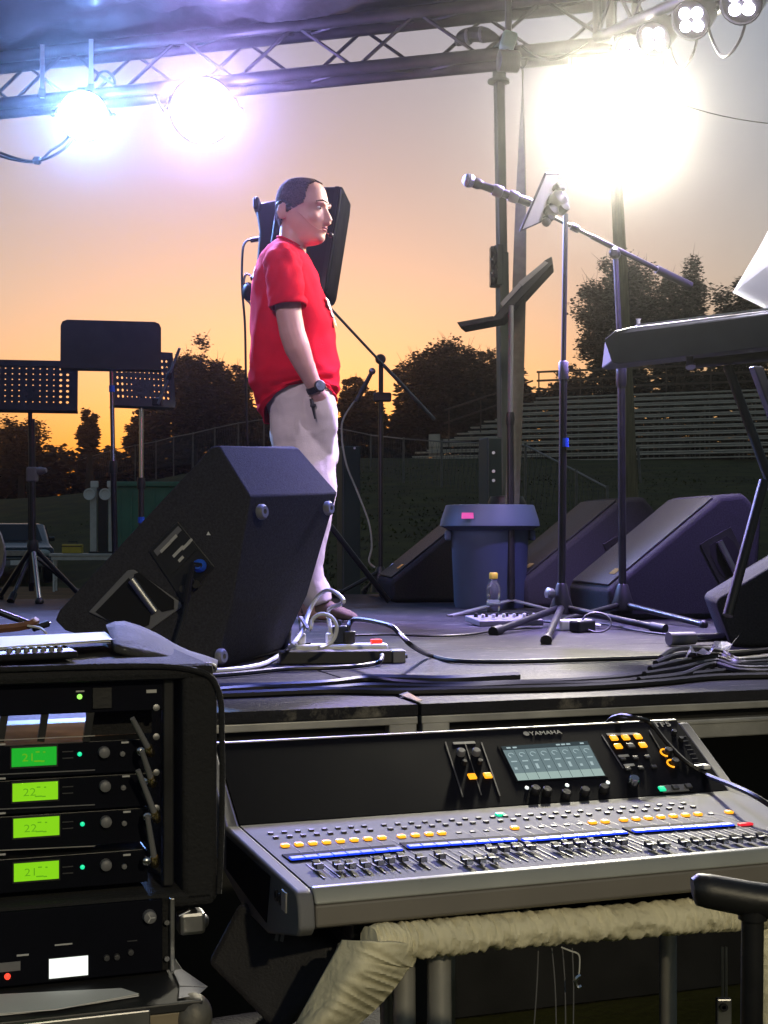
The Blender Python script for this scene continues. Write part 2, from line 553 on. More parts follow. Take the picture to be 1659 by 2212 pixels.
M['darkgreen'] = mat('dark_green_steel', (0.010, 0.022, 0.017), 0.5, var=0.2, scale=4)
M['greenbox'] = mat('green_painted_steel', (0.06, 0.20, 0.125), 0.55, var=0.15, scale=2)
c = P(322, 1040, 34)
t = thing('storage_container', 'green painted storage container behind the left music stands', 'container', (c.x + 0.3, 35, 0.05), R(6))
MB().box((0, 0, 1.25), (2.6, 1.9, 2.35)).build('body', M['greenbox'], t, bevel=0.04, local=True)
for i in range(9):
    MB().box((-1.1 + 0.275 * i, -0.965, 1.25), (0.05, 0.03, 2.1)).build('rib', M['greenbox'], t, bevel=0.008, local=True)
MB().box((0, -0.99, 2.47), (2.7, 0.1, 0.12)).build('top_rail', M['greenbox'], t, bevel=0.02, local=True)
for s in (-1, 1):
    MB().box((s * 1.0, 0, 0.04), (0.25, 1.7, 0.08)).build('skid', M['rust'], t, local=True)

M['tabletop'] = mat('white_folding_table_plastic', (0.5, 0.49, 0.45), 0.55, var=0.12)
t = thing('folding_table', 'white folding table on the dirt behind the stage', 'table', (P(185, 1200, 30.5).x, 30.5, 0.075), R(8))
MB().box((0, 0, 0.79), (1.5, 0.75, 0.06)).build('tabletop', M['tabletop'], t, bevel=0.015, local=True)
MB().box((0, -0.34, 0.72), (1.4, 0.03, 0.08)).build('apron', M['tabletop'], t, local=True)
for sx in (-0.65, 0.65):
    for sy in (-0.3, 0.3):
        MB().cyl((sx, sy, 0), (sx, sy, 0.76), 0.022, n=8).build('leg', M['white'], t, smooth=True, local=True)
    MB().cyl((sx, -0.3, 0.25), (sx, 0.3, 0.25), 0.015, n=6).build('brace', M['white'], t, smooth=True, local=True)
tx = P(222, 1190, 30.5).x
t = thing('work_light', 'pale work light tower with two round lamps on the folding table', 'work light', (tx, 30.5, 0.897))
for s in (-1, 1):
    MB().box((s * 0.2, 0, 0.72), (0.14, 0.1, 1.42)).build('column', M['tabletop'], t, bevel=0.01, local=True)
    MB().lathe([(0.02, 0.12), (0.12, 0.05), (0.13, 0), (0.10, 0.0), (0.09, 0.02), (0.0, 0.03)], (s * 0.17 - 0.1, -0.12, 1.28), (0, 1, 0), 18).build('lamp_head', M['white'], t, smooth=True, local=True)
    MB().box((s * 0.18, 0, 1.5), (0.16, 0.12, 0.14)).build('bracket', M['white'], t, bevel=0.02, local=True)
MB().box((0, 0.02, 0.7), (0.2, 0.06, 1.4)).build('spine', M['black'], t, local=True)
MB().box((0, 0, 0.02), (0.56, 0.3, 0.04)).build('base', M['black'], t, bevel=0.01, local=True)
M['yellow'] = mat('yellow_plastic', (0.5, 0.36, 0.03), 0.5, var=0.1)
t = thing('tool_box', 'small yellow tool box on the folding table', 'box', (P(158, 1190, 30.5).x, 30.45, 0.897))
MB().box((0, 0, 0.1), (0.42, 0.24, 0.2)).build('body', M['yellow'], t, bevel=0.02, local=True)
MB().tube([(-.1, 0, .2), (-.1, 0, .25), (.1, 0, .25), (.1, 0, .2)], 0.012, 6).build('handle', M['black'], t, local=True)
MB().box((0, -0.122, 0.15), (0.44, 0.01, 0.02)).build('lid_seam', M['black'], t, local=True)


# ================================================================== STAGE
def wear_mat():
    m = mat('worn_black_stage_deck', (0.022, 0.022, 0.027), 0.6, var=0.5, scale=3, bump=0.3, bscale=70, spec=0.08)
    n, l = m.node_tree.nodes, m.node_tree.links
    b = n['Principled BSDF']
    tc = n.new('ShaderNodeTexCoord')
    mp = n.new('ShaderNodeMapping')
    mp.inputs['Scale'].default_value = (1.2, 7, 1)
    mp.inputs['Rotation'].default_value = (0, 0, 0.5)
    l.new(tc.outputs['Object'], mp.inputs[0])
    t = n.new('ShaderNodeTexNoise')
    t.inputs['Scale'].default_value = 6
    t.inputs['Detail'].default_value = 9
    t.inputs['Roughness'].default_value = 0.7
    l.new(mp.outputs[0], t.inputs['Vector'])
    r = n.new('ShaderNodeValToRGB')
    r.color_ramp.elements[0].position, r.color_ramp.elements[1].position = 0.57, 0.70
    l.new(t.outputs[0], r.inputs[0])
    old = b.inputs['Base Color'].links[0].from_socket
    mx = n.new('ShaderNodeMix')
    mx.data_type = 'RGBA'
    mx.inputs[7].default_value = (0.20, 0.185, 0.16, 1)
    l.new(r.outputs[0], mx.inputs[0])
    l.new(old, mx.inputs[6])
    l.new(mx.outputs[2], b.inputs['Base Color'])
    return m


M['deck'] = wear_mat()
S0 = G(908, 1521)
stage = thing('stage', 'low portable stage with dark scuffed deck and aluminium edge', 'stage', (S0.x, S0.y, 0), YAW)
pw, pd = 2.44, 1.22
for i in range(-2, 2):
    for j in range(4):
        MB().box(((i + 0.5) * pw, (j + 0.5) * pd, DECK - 0.012), (pw - 0.006, pd - 0.006, 0.024)).build('deck_panel', M['deck'], stage, bevel=0.002, local=True)
        if j == 0:
            x0, x1 = i * pw + 0.004, (i + 1) * pw - 0.004
            xm, w = (x0 + x1) / 2, x1 - x0
            MB().box((xm, 0.03, DECK - 0.033), (w, 0.055, 0.016)).build('edge_lip', M['alu'], stage, bevel=0.002, local=True)
            MB().box((xm, 0.045, DECK - 0.05), (w - 0.1, 0.02, 0.022)).build('channel', M['dark'], stage, local=True)
            MB().box((xm, 0.03, DECK - 0.082), (w, 0.04, 0.042)).build('front_rail', M['alu'], stage, bevel=0.003, local=True)
            MB().box((xm, 0.012, DECK - 0.068), (w - 0.12, 0.01, 0.006)).build('rail_bead', M['alu'], stage, bevel=0.001, local=True)
            for k in range(3):
                xs_ = x0 + 0.45 + 0.75 * k
                MB().box((xs_, 0.0095, DECK - 0.085), (0.085, 0.006, 0.015)).build('slot', M['dark'], stage, bevel=0.002, local=True)
                MB().lathe([(0.007, 0), (0.007, 0.006), (0.004, 0.008)], (xs_ - 0.28, 0.011, DECK - 0.082), (0, -1, 0), 8).build('bolt', M['steel'], stage, local=True)
            for xe in (x0 + 0.032, x1 - 0.032):
                MB().box((xe, 0.018, DECK - 0.066), (0.06, 0.03, 0.075)).build('corner_bracket', M['alu'], stage, bevel=0.003, local=True)
            MB().box((xm, 0.6, DECK - 0.07), (w, 1.1, 0.06)).build('joist', M['dark'], stage, local=True)
for i in range(-2, 3):
    for j in range(5):
        MB().cyl((i * pw + 0.1, j * pd * 0.97 + 0.12, 0), (i * pw + 0.1, j * pd * 0.97 + 0.12, DECK - 0.08), 0.025, n=8).build('leg', M['steel'], stage, smooth=True, local=True)
MB().box((0, 0.9, 0.45), (9.6, 0.02, 0.86)).build('skirt', M['black'], stage, local=True)


def SP(x, y, z=DECK):
    return S0 * 1 + V((0, 0, z - S0.z)) + UX * x + UY * y


# ------------------------------------------------------------------ roof truss
def truss_span(name, label, A, B, h=0.25, dep=0.25, r=0.026, bays=14):
    """box truss whose near lower chord runs A to B"""
    t = thing(name, label, 'truss', A)
    ax = (B - A).normalized()
    side = V((0, 0, 1)).cross(ax).normalized() * dep
    up = V((0, 0, h))
    for o in (V((0, 0, 0)), side, up, side + up):
        MB().cyl(A + o, B + o, r, n=12).build('chord', M['truss'], t, smooth=True)
    L = (B - A).length
    for k in range(bays):
        p, q = A + ax * L * k / bays, A + ax * L * (k + 1) / bays
        if k % 2 == 0:
            prs = [(p, q + up), (q + side, p + up + side), (p, q + side), (p + up, q + up + side)]
        else:
            prs = [(q, p + up), (p + side, q + up + side), (q, p + side), (q + up, p + up + side)]
        for a, b in prs:
            MB().cyl(a, b, 0.009, n=6).build('lacing', M['truss'], t, smooth=True)
    for e in (A, B):
        for a, b in ((e, e + up), (e + side, e + side + up), (e, e + side), (e + up, e + up + side)):
            MB().cyl(a, b, 0.02, n=8).build('end_strut', M['truss'], t, smooth=True)
    return t


TA, TB = P(-420, 266, 7.42), P(1318, 92, 6.42)
truss_span('roof_truss', 'long box truss across the back of the stage roof', TA, TB, h=0.235, dep=0.15, r=0.03, bays=14)
TC = P(1900, -190, 4.6)
truss_span('side_truss', 'short box truss at upper right carrying the small lamps', P(1290, 82, 6.36), TC, h=0.2, dep=0.2, r=0.024, bays=12)


def Tr(u):
    """point on the near lower chord of the roof truss above picture column u"""
    k = (u - CX) / F
    s = (TA.x - k * TA.y) / ((TA.x - TB.x) - k * (TA.y - TB.y))
    return TA.lerp(TB, s)


# pale hanger straps on the truss
for u in (95, 200):
    p = Tr(u)
    t = thing('hanger_strap', 'pale hanger strap on the truss ' + ('left of the blue lamp' if u < 150 else 'above the blue lamp'), 'strap', p, 0, 'hanger straps')
    MB().box(p + V((0, -0.035, 0.13)), (0.022, 0.006, 0.27)).build('webbing', M['white'], t)
    MB().box(p + V((0, -0.04, 0.02)), (0.035, 0.012, 0.04)).build('buckle', M['steel'], t)

# ------------------------------------------------------------------ wrinkled roof tarp
M['tarp'] = mat('silvery_black_tarp', (0.20, 0.19, 0.20), 0.34, 0.4, var=0.35, scale=2.5, bump=0.8, bscale=9)
g = MB()
n1, n2 = 90, 110
A0, B0 = TA + V((0, 0.1, 0.27)), TB + V((0, 0.1, 0.27))
for j in range(n2 + 1):
    for i in range(n1 + 1):
        s, q = i / n1, j / n2
        p = A0.lerp(B0, s) + V((0.05, -7.0 * q, 0.42 * q))  # unseen near part stretched over the console to keep sky light off it
        f = 0.10 * noise.noise(V((p.x * 1.3, p.y * 2.2, 0))) + 0.06 * noise.noise(V((p.x * 4 + p.y * 2, p.y * 5, 4))) + 0.045 * (1 - 2 * abs(noise.noise(V((p.x * 7, p.y * 6 + p.x * 4, 9))))) * 0.6
        p.z += f * min(1, q * 45) + 0.02
        g.v.append(p)
g.f = [(j * (n1 + 1) + i, j * (n1 + 1) + i + 1, (j + 1) * (n1 + 1) + i + 1, (j + 1) * (n1 + 1) + i) for j in range(n2) for i in range(n1)]
o = g.build('roof_tarp', M['tarp'], smooth=True)
so = o.modifiers.new('thickness', 'SOLIDIFY')
so.thickness = 0.004
tag(o, 'wrinkled dark silvery tarp roof above the truss', 'tarp')

# ------------------------------------------------------------------ crank-up tower that carries the truss corner
M['tower'] = mat('grey_green_tower_steel', (0.10, 0.115, 0.09), 0.4, 0.55, var=0.3, scale=5, stretch=(3, 3, 0.6))
TD = 6.95
t = thing('lifting_tower', 'tall square lifting tower holding up the truss corner', 'tower', P(1085, 1290, TD))
a, b = P(1093, 1290, TD), P(1077, 175, TD)
m1 = P(1084, 545, TD)


def sq(b_, a, b, w, yaw=YAW):
    ex, ey = V((math.cos(yaw), math.sin(yaw), 0)) * w / 2, V((-math.sin(yaw), math.cos(yaw), 0)) * w / 2
    b_.loft([[c - ex - ey, c + ex - ey, c + ex + ey, c - ex + ey] for c in (a, b)])
    return b_


sq(MB(), a, m1, 0.054).build('outer_mast', M['tower'], t, bevel=0.006)
sq(MB(), m1 - V((0, 0, 0.02)), P(1078, 160, TD), 0.045).build('inner_mast', M['tower'], t, bevel=0.005)
MB().lathe([(0.03, -0.008), (0.055, -0.006), (0.055, 0.006), (0.03, 0.008)], P(1077, 176, TD), n=20).build('collar', M['tower'], t, smooth=True)
MB().cyl(P(1078, 172, TD), P(1079, 122, TD), 0.034, n=14).build('spigot', M['tower'], t, smooth=True)
MB().box(P(1082, 112, TD - 0.05), (0.10, 0.2, 0.05), YAW).build('head_plate', M['tower'], t, bevel=0.01)
g = MB()
for k in range(5):
    g.lathe([(0.012, -0.012), (0.03, -0.01), (0.03, 0.01), (0.012, 0.012)], P(1064 + (k % 2) * 5, 545 + 15 * k, TD - 0.05), (1, 0, 0), 10)
g.build('winch', M['blackmetal'], t, smooth=True)
MB().box(P(1072, 575, TD - 0.02), (0.035, 0.1, 0.2), YAW).build('winch_bracket', M['tower'], t, bevel=0.006)
MB().box(P(1079, 1020, TD + 0.02) - V((0.03, 0, 0.14)), (0.115, 0.12, 0.62), YAW).build('base_sleeve', M['darkgreen'], t, bevel=0.008)
for v in (978, 1018, 1038):
    MB().lathe([(0.008, 0), (0.008, 0.004)], P(1066, v, TD - 0.075), (0, -1, 0), 10).build('pin_hole', M['white'], t)
for q in (-1, 1):
    MB().box(P(1088, 1290, TD) + V((q * 0.09, 0.06, 0.01)), (0.16, 0.06, 0.03), YAW).build('outrigger', M['tower'], t, bevel=0.006)
# green rag taped over the corner, dark bundle on the chord
M['rag'] = mat('pale_green_tape', (0.2, 0.36, 0.28), 0.7, var=0.15)
p = P(1098, 90, 6.44)
t = thing('truss_clamp', 'clamp wrapped in pale green tape at the truss corner', 'clamp', p)
MB().box(p, (0.07, 0.09, 0.08), Matrix.Rotation(0.3, 3, 'Y')).build('tape_wrap', M['rag'], t, bevel=0.015)
MB().cyl(p + V((0, 0, -0.1)), p + V((0, 0, 0.3)), 0.016, n=8).build('clamp_bolt', M['truss'], t, smooth=True)
MB().lathe([(0.035, -0.05), (0.05, -0.045), (0.05, 0.045), (0.035, 0.05)], p - V((0, 0, 0.09)), (1, 0.2, 0), 14).build('jaw', M['blackmetal'], t, smooth=True)
a, b = P(985, 96, 6.62), P(1078, 84, 6.52)
t = thing('strap_bundle', 'dark bundled strap lying on the truss left of the tower', 'bundle', a)
MB().tube(smooth_path([a, a.lerp(b, .25) + V((0, 0, .035)), a.lerp(b, .6) + V((0, 0, .03)), b], 5), [0.012, 0.02, 0.028, 0.034] + [0.036] * 8 + [0.03, 0.024, 0.016, 0.01], 8).build('bundle', M['rubber'], t, smooth=True)
g = MB()
for q in (0.3, 0.62):
    c = a.lerp(b, q) + V((0, 0, .03))
    g.lathe([(0.037, -0.008), (0.04, 0), (0.037, 0.008)], c, b - a, 12)
g.build('tie', M['greypl'], t, smooth=True)
# ratchet strap, twisted, from the truss to the deck
M['strap'] = mat('olive_webbing', (0.10, 0.105, 0.07), 0.7, var=0.2, scale=30, bump=0.2, bscale=300)
t = thing('tie_down_strap', 'twisted olive tie down strap beside the lifting tower', 'strap', P(1100, 1290, 6.5))
a, b = P(1129, 150, 6.5), P(1098, 1285, 6.5)
g = MB()
N = 80
rings = []
for i in range(N + 1):
    q = i / N
    c = a.lerp(b, q) + V((0.012 * math.sin(3.1 * q), 0, 0))
    tw = 1.35 + 4.2 * q - 2.4 * q * q
    ex = V((math.cos(tw), math.sin(tw), 0)) * 0.033
    ey = V((-math.sin(tw), math.cos(tw), 0)) * 0.002
    rings.append([c - ex - ey, c + ex - ey, c + ex + ey, c - ex + ey])
g.loft(rings)
g.build('webbing', M['strap'], t)
MB().tube(smooth_path([P(1125, 118, 6.48), P(1121, 132, 6.46), P(1127, 146, 6.47), P(1136, 138, 6.47), P(1140, 126, 6.47)], 4), 0.006, 6).build('hook', M['blackmetal'], t, smooth=True)
# steel post behind the man, right of his legs
t = thing('steel_post', 'dark green steel post behind the man\'s legs', 'post', P(753, 1300, 8.4))
c = P(753, 965, 8.4)
MB().box((c.x, c.y, c.z / 2), (0.115, 0.12, c.z), YAW).build('shaft', M['darkgreen'], t, bevel=0.008)
MB().lathe([(0.007, 0), (0.007, 0.004)], P(766, 968, 8.32), (0, -1, 0), 10).build('pin', M['white'], t)
MB().box((c.x + .12, c.y, 0.9), (0.5, 0.3, 0.03), YAW).build('foot_plate', M['alu'], t, bevel=0.006)
MB().box((c.x - .05, c.y - .1, 0.9), (0.5, 0.05, 0.04), YAW).build('foot_rail', M['alu'], t, bevel=0.006)


# ================================================================== STAGE LAMPS
def spot(par, pos, aim, power, col, size=100, blend=0.7, rad=0.06):
    l = bpy.data.lights.new('beam', 'SPOT')
    l.energy, l.color, l.spot_size, l.spot_blend, l.shadow_soft_size = power / GAIN, col, R(size), blend, rad
    o = bpy.data.objects.new('beam', l)
    C.objects.link(o)
    o.parent = par
    o.location = wm(par).inverted() @ V(pos)
    o.rotation_euler = (V(aim) - V(pos)).to_track_quat('-Z', 'Y').to_euler()
    return o


def emat(name, col, s):
    return mat(name, (0.02, 0.02, 0.02), 0.3, var=0, emit=col, es=s)


def par_can(label, pos, aim, hang, rad, depth, col, lens_e, power, field, size=110, group='stage lamps on the truss', name='stage_lamp', face=(0, 0, 1.1)):
    pos, aim, hang = V(pos), V(aim), V(hang)
    d = (V(face) - pos).normalized()
    t = thing(name, label, 'stage lamp', pos, 0, group)
    MB().lathe([(rad * 0.45, -depth), (rad * 0.85, -depth * 0.85), (rad, -depth * 0.3), (rad * 1.02, 0.03), (rad * 0.95, 0.03), (rad * 0.93, 0.005), (rad * 0.9, 0.0)], pos, d, 28).build('housing', M['blackmetal'], t, smooth=True)
    MB().lathe([(rad * 0.92, 0.0), (rad * 0.6, 0.014), (rad * 0.3, 0.02), (0.001, 0.022)], pos, d, 28).build('lens', emat('lamp_lens', col, lens_e), t, smooth=True)
    sx = d.cross(V((0, 0, 1))).normalized() * (rad * 1.12)
    back = pos - d * depth * 0.4
    top = V((back.x, back.y, hang.z - 0.06))
    MB().tube([back + sx, top + sx * 0.9, top, top - sx * 0.9, back - sx], 0.012, 6).build('yoke', M['blackmetal'], t, smooth=True)
    c = MB().lathe([(0.03, -0.025), (0.042, -0.02), (0.042, 0.02), (0.03, 0.025)], hang, (1, -0.1, 0), 14)
    c.cyl(top, hang, 0.012, n=8)
    c.build('hook_clamp', M['blackmetal'], t, smooth=True)
    for s in (1, -1):
        MB().lathe([(0.018, 0), (0.02, 0.012), (0.014, 0.02)], back + sx * s, sx * s, 10).build('yoke_knob', M['black'], t, smooth=True)
    if power:
        spot(t, pos + d * 0.06, aim, field, col, size, rad=rad * 0.6)          # wide field
        spot(t, pos + d * 0.08, V(face) + V((0, 0, 0.7)), power, col, 17, 0.9, rad * 0.6)      # hot centre of the beam
        l = bpy.data.lights.new('lens_spill', 'POINT')      # added point light that brightens the tarp and truss
        l.energy, l.color, l.shadow_soft_size = field * 0.03 / GAIN, col, 0.05
        o = bpy.data.objects.new('lens_spill', l)
        C.objects.link(o)
        o.parent = t
        o.location = wm(t).inverted() @ (pos + d * 0.12)
    return t


L1 = P(180, 250, 7.0)
L2 = P(438, 238, 6.85)
L3 = P(1330, 262, 6.2)
par_can('blue white stage lamp on the truss, leftmost', L1, P(600, 1420, 3.6), Tr(180), 0.125, 0.24, (0.22, 0.42, 1.0), 260, 2300, 750)
par_can('violet white stage lamp on the truss left of the man', L2, P(760, 1420, 3.6), Tr(438), 0.16, 0.25, (0.45, 0.36, 1.0), 260, 2900, 900)
par_can('dazzling warm white floodlight hanging beside the utility pole', L3, P(1420, 1440, 3.7), P(1335, 78, 6.25), 0.20, 0.28, (1.0, 0.93, 0.72), 400, 8500, 1000, 44)
# row of small LED lamps on the side truss, four white diodes each; four unseen lamps are added above the frame as extra light
M['diode'] = emat('white_violet_diode', (0.78, 0.70, 1.0), 40)
FACE = V((-0.85, -1.1, -1.0)).normalized()
VIO, PNK, BLU = (0.42, 0.28, 1.0), (0.95, 0.70, 0.88), (0.16, 0.22, 1.0)
rowp = [(P(1362, 108, 6.05), 'lowest of the four small LED lamps by the floodlight', 0.075, P(668, 470, 5.58), 85, PNK, 26, FACE), (P(1413, 84, 5.85), 'second small LED lamp up the side truss', 0.075, P(960, 1350, 4.8), 850, VIO, 60, FACE),
        (P(1494, 42, 5.55), 'third small LED lamp up the side truss', 0.078, P(680, 640, 5.58), 90, PNK, 30, FACE), (P(1602, 4, 5.2), 'topmost small LED lamp in the upper right corner', 0.08, P(1330, 1230, 5.6), 420, VIO, 60, FACE),
        (P(1720, -80, 4.9), 'LED lamp above the frame aimed at the keyboard', 0.08, P(1600, 640, 4.5), 260, (0.85, 0.8, 1.0), 60, None), (P(1840, -150, 4.65), 'LED lamp above the frame aimed across at the man', 0.08, P(650, 900, 5.58), 170, (0.8, 0.68, 1.0), 26, None),
        (V((0.75, 4.5, 3.72)), 'LED lamp under the roof tarp aimed at the big wedge', 0.08, P(620, 1080, 3.75), 620, BLU, 34, None), (V((-1.5, 2.2, 3.75)), 'LED lamp on the left roof edge aimed at the man', 0.08, P(640, 800, 5.58), 230, (0.85, 0.66, 0.98), 26, None)]
pl = []
for pos, lab, rad, aim, pw_, col_, size_, dr in rowp:
    dr = dr or (aim - pos).normalized()
    t = thing('led_lamp', lab, 'stage lamp', pos, 0, 'small LED lamps on the side truss')
    MB().lathe([(rad * 0.5, -0.12), (rad * 0.9, -0.1), (rad, -0.02), (rad * 1.05, 0.012), (rad * 0.98, 0.014), (rad * 0.95, 0.0), (0.001, 0.0)], pos, dr, 24).build('housing', M['blackmetal'], t, smooth=True)
    ex, ey = frame_of(dr)
    for k in range(4):
        q = 0.6 + k * math.pi / 2
        c = pos + (ex * math.cos(q) + ey * math.sin(q)) * rad * 0.45 + dr * 0.002
        MB().lathe([(rad * 0.3, 0), (rad * 0.28, 0.008), (rad * 0.12, 0.014), (0.001, 0.015)], c, dr, 14).build('diode', M['diode'], t, smooth=True)
    hang = pos + V((0.10, 0.16, 0.12))
    MB().tube([pos + ex * rad * 1.1 - dr * 0.05, pos + ex * rad * 1.0 - dr * 0.16, pos - ex * rad * 1.0 - dr * 0.16, pos - ex * rad * 1.1 - dr * 0.05], 0.009, 6).build('yoke', M['blackmetal'], t, smooth=True)
    MB().cyl(pos - dr * 0.16, hang, 0.011, n=8).lathe([(0.03, -0.02), (0.04, -0.015), (0.04, 0.015), (0.03, 0.02)], hang, (1, -0.8, 0.1), 12).build('hook_clamp', M['blackmetal'], t, smooth=True)
    spot(t, pos + (aim - pos).normalized() * 0.08 + dr * 0.03, aim, pw_, col_, size_, 0.7, 0.05)
    pl.append(pos - dr * 0.12)
labs = ['lamp lead looping between the two lowest LED lamps', 'lamp lead looping between second and third LED lamps', 'lamp lead looping between third and topmost LED lamps']
for a, b, lab in zip(pl, pl[1:], labs):
    m = a.lerp(b, 0.5) - V((0, 0, 0.17 + 0.05 * random.random()))
    tag(MB().tube(smooth_path([a, a.lerp(m, 0.55) - V((0, 0, .05)), m, b.lerp(m, 0.4) - V((0, 0, 0.07)), b], 6), 0.006, 6).build('lamp_lead', M['rubber'], smooth=True), lab, 'cable', 'lamp leads')
for pts, lab in [([(0, 330, 6.9), (45, 345, 6.9), (80, 348, 6.9), (118, 335, 6.9), (150, 310, 6.92), (168, 275, 7.0)], 'dark cable sagging left of the blue lamp'),
                 ([(-40, 322, 6.92), (20, 343, 6.91), (80, 349, 6.91), (110, 325, 6.95), (140, 305, 7.0), (172, 262, 7.05)], 'second dark cable sagging left of the blue lamp'),
                 ([(335, 205, 6.75), (345, 225, 6.72), (362, 243, 6.75), (390, 245, 6.9)], 'short lead drooping left of the violet lamp'),
                 ([(1128, 100, 6.4), (1160, 122, 6.35), (1200, 128, 6.3), (1240, 112, 6.3), (1270, 92, 6.32)], 'thin cable drooping under the truss right of the tower'),
                 ([(205, 178, 7.0), (216, 158, 7.0), (232, 155, 7.0), (246, 170, 7.0), (248, 182, 7.0)], 'loop of cable on the truss above the blue lamp')]:
    tag(MB().tube(smooth_path([P(*p) for p in pts], 5), 0.007, 6).build('lamp_cable', M['rubber'], smooth=True), lab, 'cable')
tag(MB().lathe([(0.012, -0.02), (0.02, -0.012), (0.02, 0.012), (0.012, 0.02)], P(80, 347, 6.905), (1, 0, -0.1), 10).build('cable_tie', M['rubber'], smooth=True), 'small tie holding two sagging cables at upper left', 'tie')
# assumed, unseen field floodlight on a pole behind the camera: its weak yellow light reaches the front of things
t = thing('field_floodlight', 'field floodlight on a tall pole facing the stage', 'floodlight', (5.5, -13, 0))
MB().cyl((5.5, -13, 0), (5.5, -13, 8.2), 0.12, 0.08, n=12).build('pole', M['galv'], t, smooth=True)
MB().box((5.5, -12.85, 8.3), (0.7, 0.25, 0.5), Matrix.Rotation(R(-20), 3, 'X')).build('housing', M['greypl'], t, bevel=0.03)
MB().box((5.45, -12.68, 8.24), (0.6, 0.02, 0.4), Matrix.Rotation(R(-20), 3, 'X')).build('lens', emat('floodlight_lens', (1, 0.86, 0.5), 60), t)
spot(t, (5.45, -12.6, 8.2), (0.15, 1.75, 0.60), 3600, (1.0, 0.85, 0.55), 15, 0.8, 0.15)


# ================================================================== GEAR ON THE STAGE
M['grille'] = mat('black_steel_grille', (0.02, 0.02, 0.024), 0.55, 0.3, var=0.4, scale=260, bump=0.4, bscale=500)
M['gunmetal'] = mat('dark_plated_steel', (0.10, 0.10, 0.11), 0.4, 0.8, var=0.2)
M['recess'] = mat('dark_moulded_plastic', (0.018, 0.018, 0.018), 0.4, var=0.2)


# profiles of wedge monitors: (x from lip to back, z)
def wedge(label, loc, yaw, prof, w, handle=None, tilt=0.0, badge=True, plain=False):
    """local x runs from the low lip to the tall back, near side at y = 0, far side at y = w"""
    t = thing('monitor_wedge', label, 'stage monitor', loc, yaw, 'stage monitor wedges')
    rt = Matrix.Rotation(tilt, 3, 'Y')
    pr = [rt @ V((x, 0, z)) for x, z in prof]
    MB().slab(pr, (0, w, 0)).build('cabinet', M['carpet'], t, bevel=0.024, seg=4, local=True, smooth=True)
    if plain:
        return t
    # grille on the sloping face (second to third profile point)
    a, b = pr[1], pr[2]
    e = (b - a).normalized()
    nrm = V((-e.z, 0, e.x))
    p0 = a + e * 0.02 + nrm * 0.002 + V((0, 0.025, 0))
    MB().slab([p0, p0 + V((0, w - 0.05, 0)), p0 + V((0, w - 0.05, 0)) + e * ((b - a).length - 0.04), p0 + e * ((b - a).length - 0.04)], nrm * 0.008).build('grille', M['grille'], t, bevel=0.004, local=True)
    if badge:
        q = p0 + e * 0.06 + V((0, 0.05, 0)) + nrm * 0.0085
        MB().slab([q, q + V((0, 0.07, 0)), q + V((0, 0.07, 0)) + e * 0.035, q + e * 0.035], nrm * 0.002).build('badge', M['brass'], t, local=True)
    if handle:
        hx, hz, hw, hh, ang = handle
        ex, ez = rt @ V((math.cos(ang), 0, math.sin(ang))), rt @ V((-math.sin(ang), 0, math.cos(ang)))
        c = rt @ V((hx, 0, hz)) - V((0, 0.001, 0))
        MB().slab([c - ex * hw - ez * hh, c + ex * hw - ez * hh, c + ex * hw + ez * hh, c - ex * hw + ez * hh], (0, -0.004, 0)).build('handle_plate', M['recess'], t, bevel=0.003, local=True)
        MB().slab([c - ex * hw * .55 - ez * hh * .75, c + ex * hw * .55 - ez * hh * .75, c + ex * hw * .75 - ez * hh * .4, c + ex * hw * .75 + ez * hh * .4, c + ex * hw * .55 + ez * hh * .75, c - ex * hw * .55 + ez * hh * .75, c - ex * hw * .75 + ez * hh * .4, c - ex * hw * .75 - ez * hh * .4],
                  (0, -0.0055, 0)).build('handle_recess', M['dark'], t, local=True)
        MB().cyl(c - ez * hh * .72 - V((0, 0.012, 0)), c + ez * hh * .72 - V((0, 0.012, 0)), 0.014, n=12).build('handle_bar', M['steel'], t, smooth=True, local=True)
    return t


# big wedge near the stage edge on the left, tipped to follow its image outline; its sloping face looks up and away to the left
DW = 3.55
wu = V((1, 0, 0))


def WD(u, v, d=DW):
    return P(u, v, d)


t = thing('monitor_wedge', 'big carpeted monitor wedge in front of the man, seen from the side', 'stage monitor', WD(460, 1450), 0, 'stage monitor wedges')
side = [(118, 1340), (128, 1318), (456, 966), (474, 962), (541, 1072), (503, 1290), (470, 1434), (452, 1455), (430, 1452), (140, 1362)]
dvec = V((0.255, 0.42, 0.012))
near = [WD(u, v, DW + (0.10 if u < 200 else 0.0)) for u, v in side]
n = len(near)
dvec = V((0.19, 0.42, 0.02))
far = [p + dvec for p in near]
for k_, (u_, v_) in {2: (630, 963), 3: (645, 968), 4: (729, 1064), 5: (664, 1286), 6: (612, 1396), 7: (588, 1414)}.items():
    far[k_] = P(u_, v_, DW + 0.42)
# far lower edge tucks in, as the cabinet narrows towards its base
g = MB().add(near + far, [tuple(range(n)), tuple(range(2 * n - 1, n - 1, -1))] + [(i, i + n, (i + 1) % n + n, (i + 1) % n) for i in range(n)])
g.build('cabinet', M['carpet'], t, bevel=0.010, seg=3, smooth=True)
sp = V((0, -0.0025, 0))


def on_side(pts, dep, name, m, par, bev=0.0, off=0.0):
    """a flat plate on the near side of the big wedge"""
    q = []
    for u, v in pts:
        k = (u - 456) / (128 - 456)
        q.append(P(u, v, DW + 0.10 * max(0, k) - 0.001 - off))
    return MB().slab(q, (0, -dep, 0)).build(name, m, par, bevel=bev)


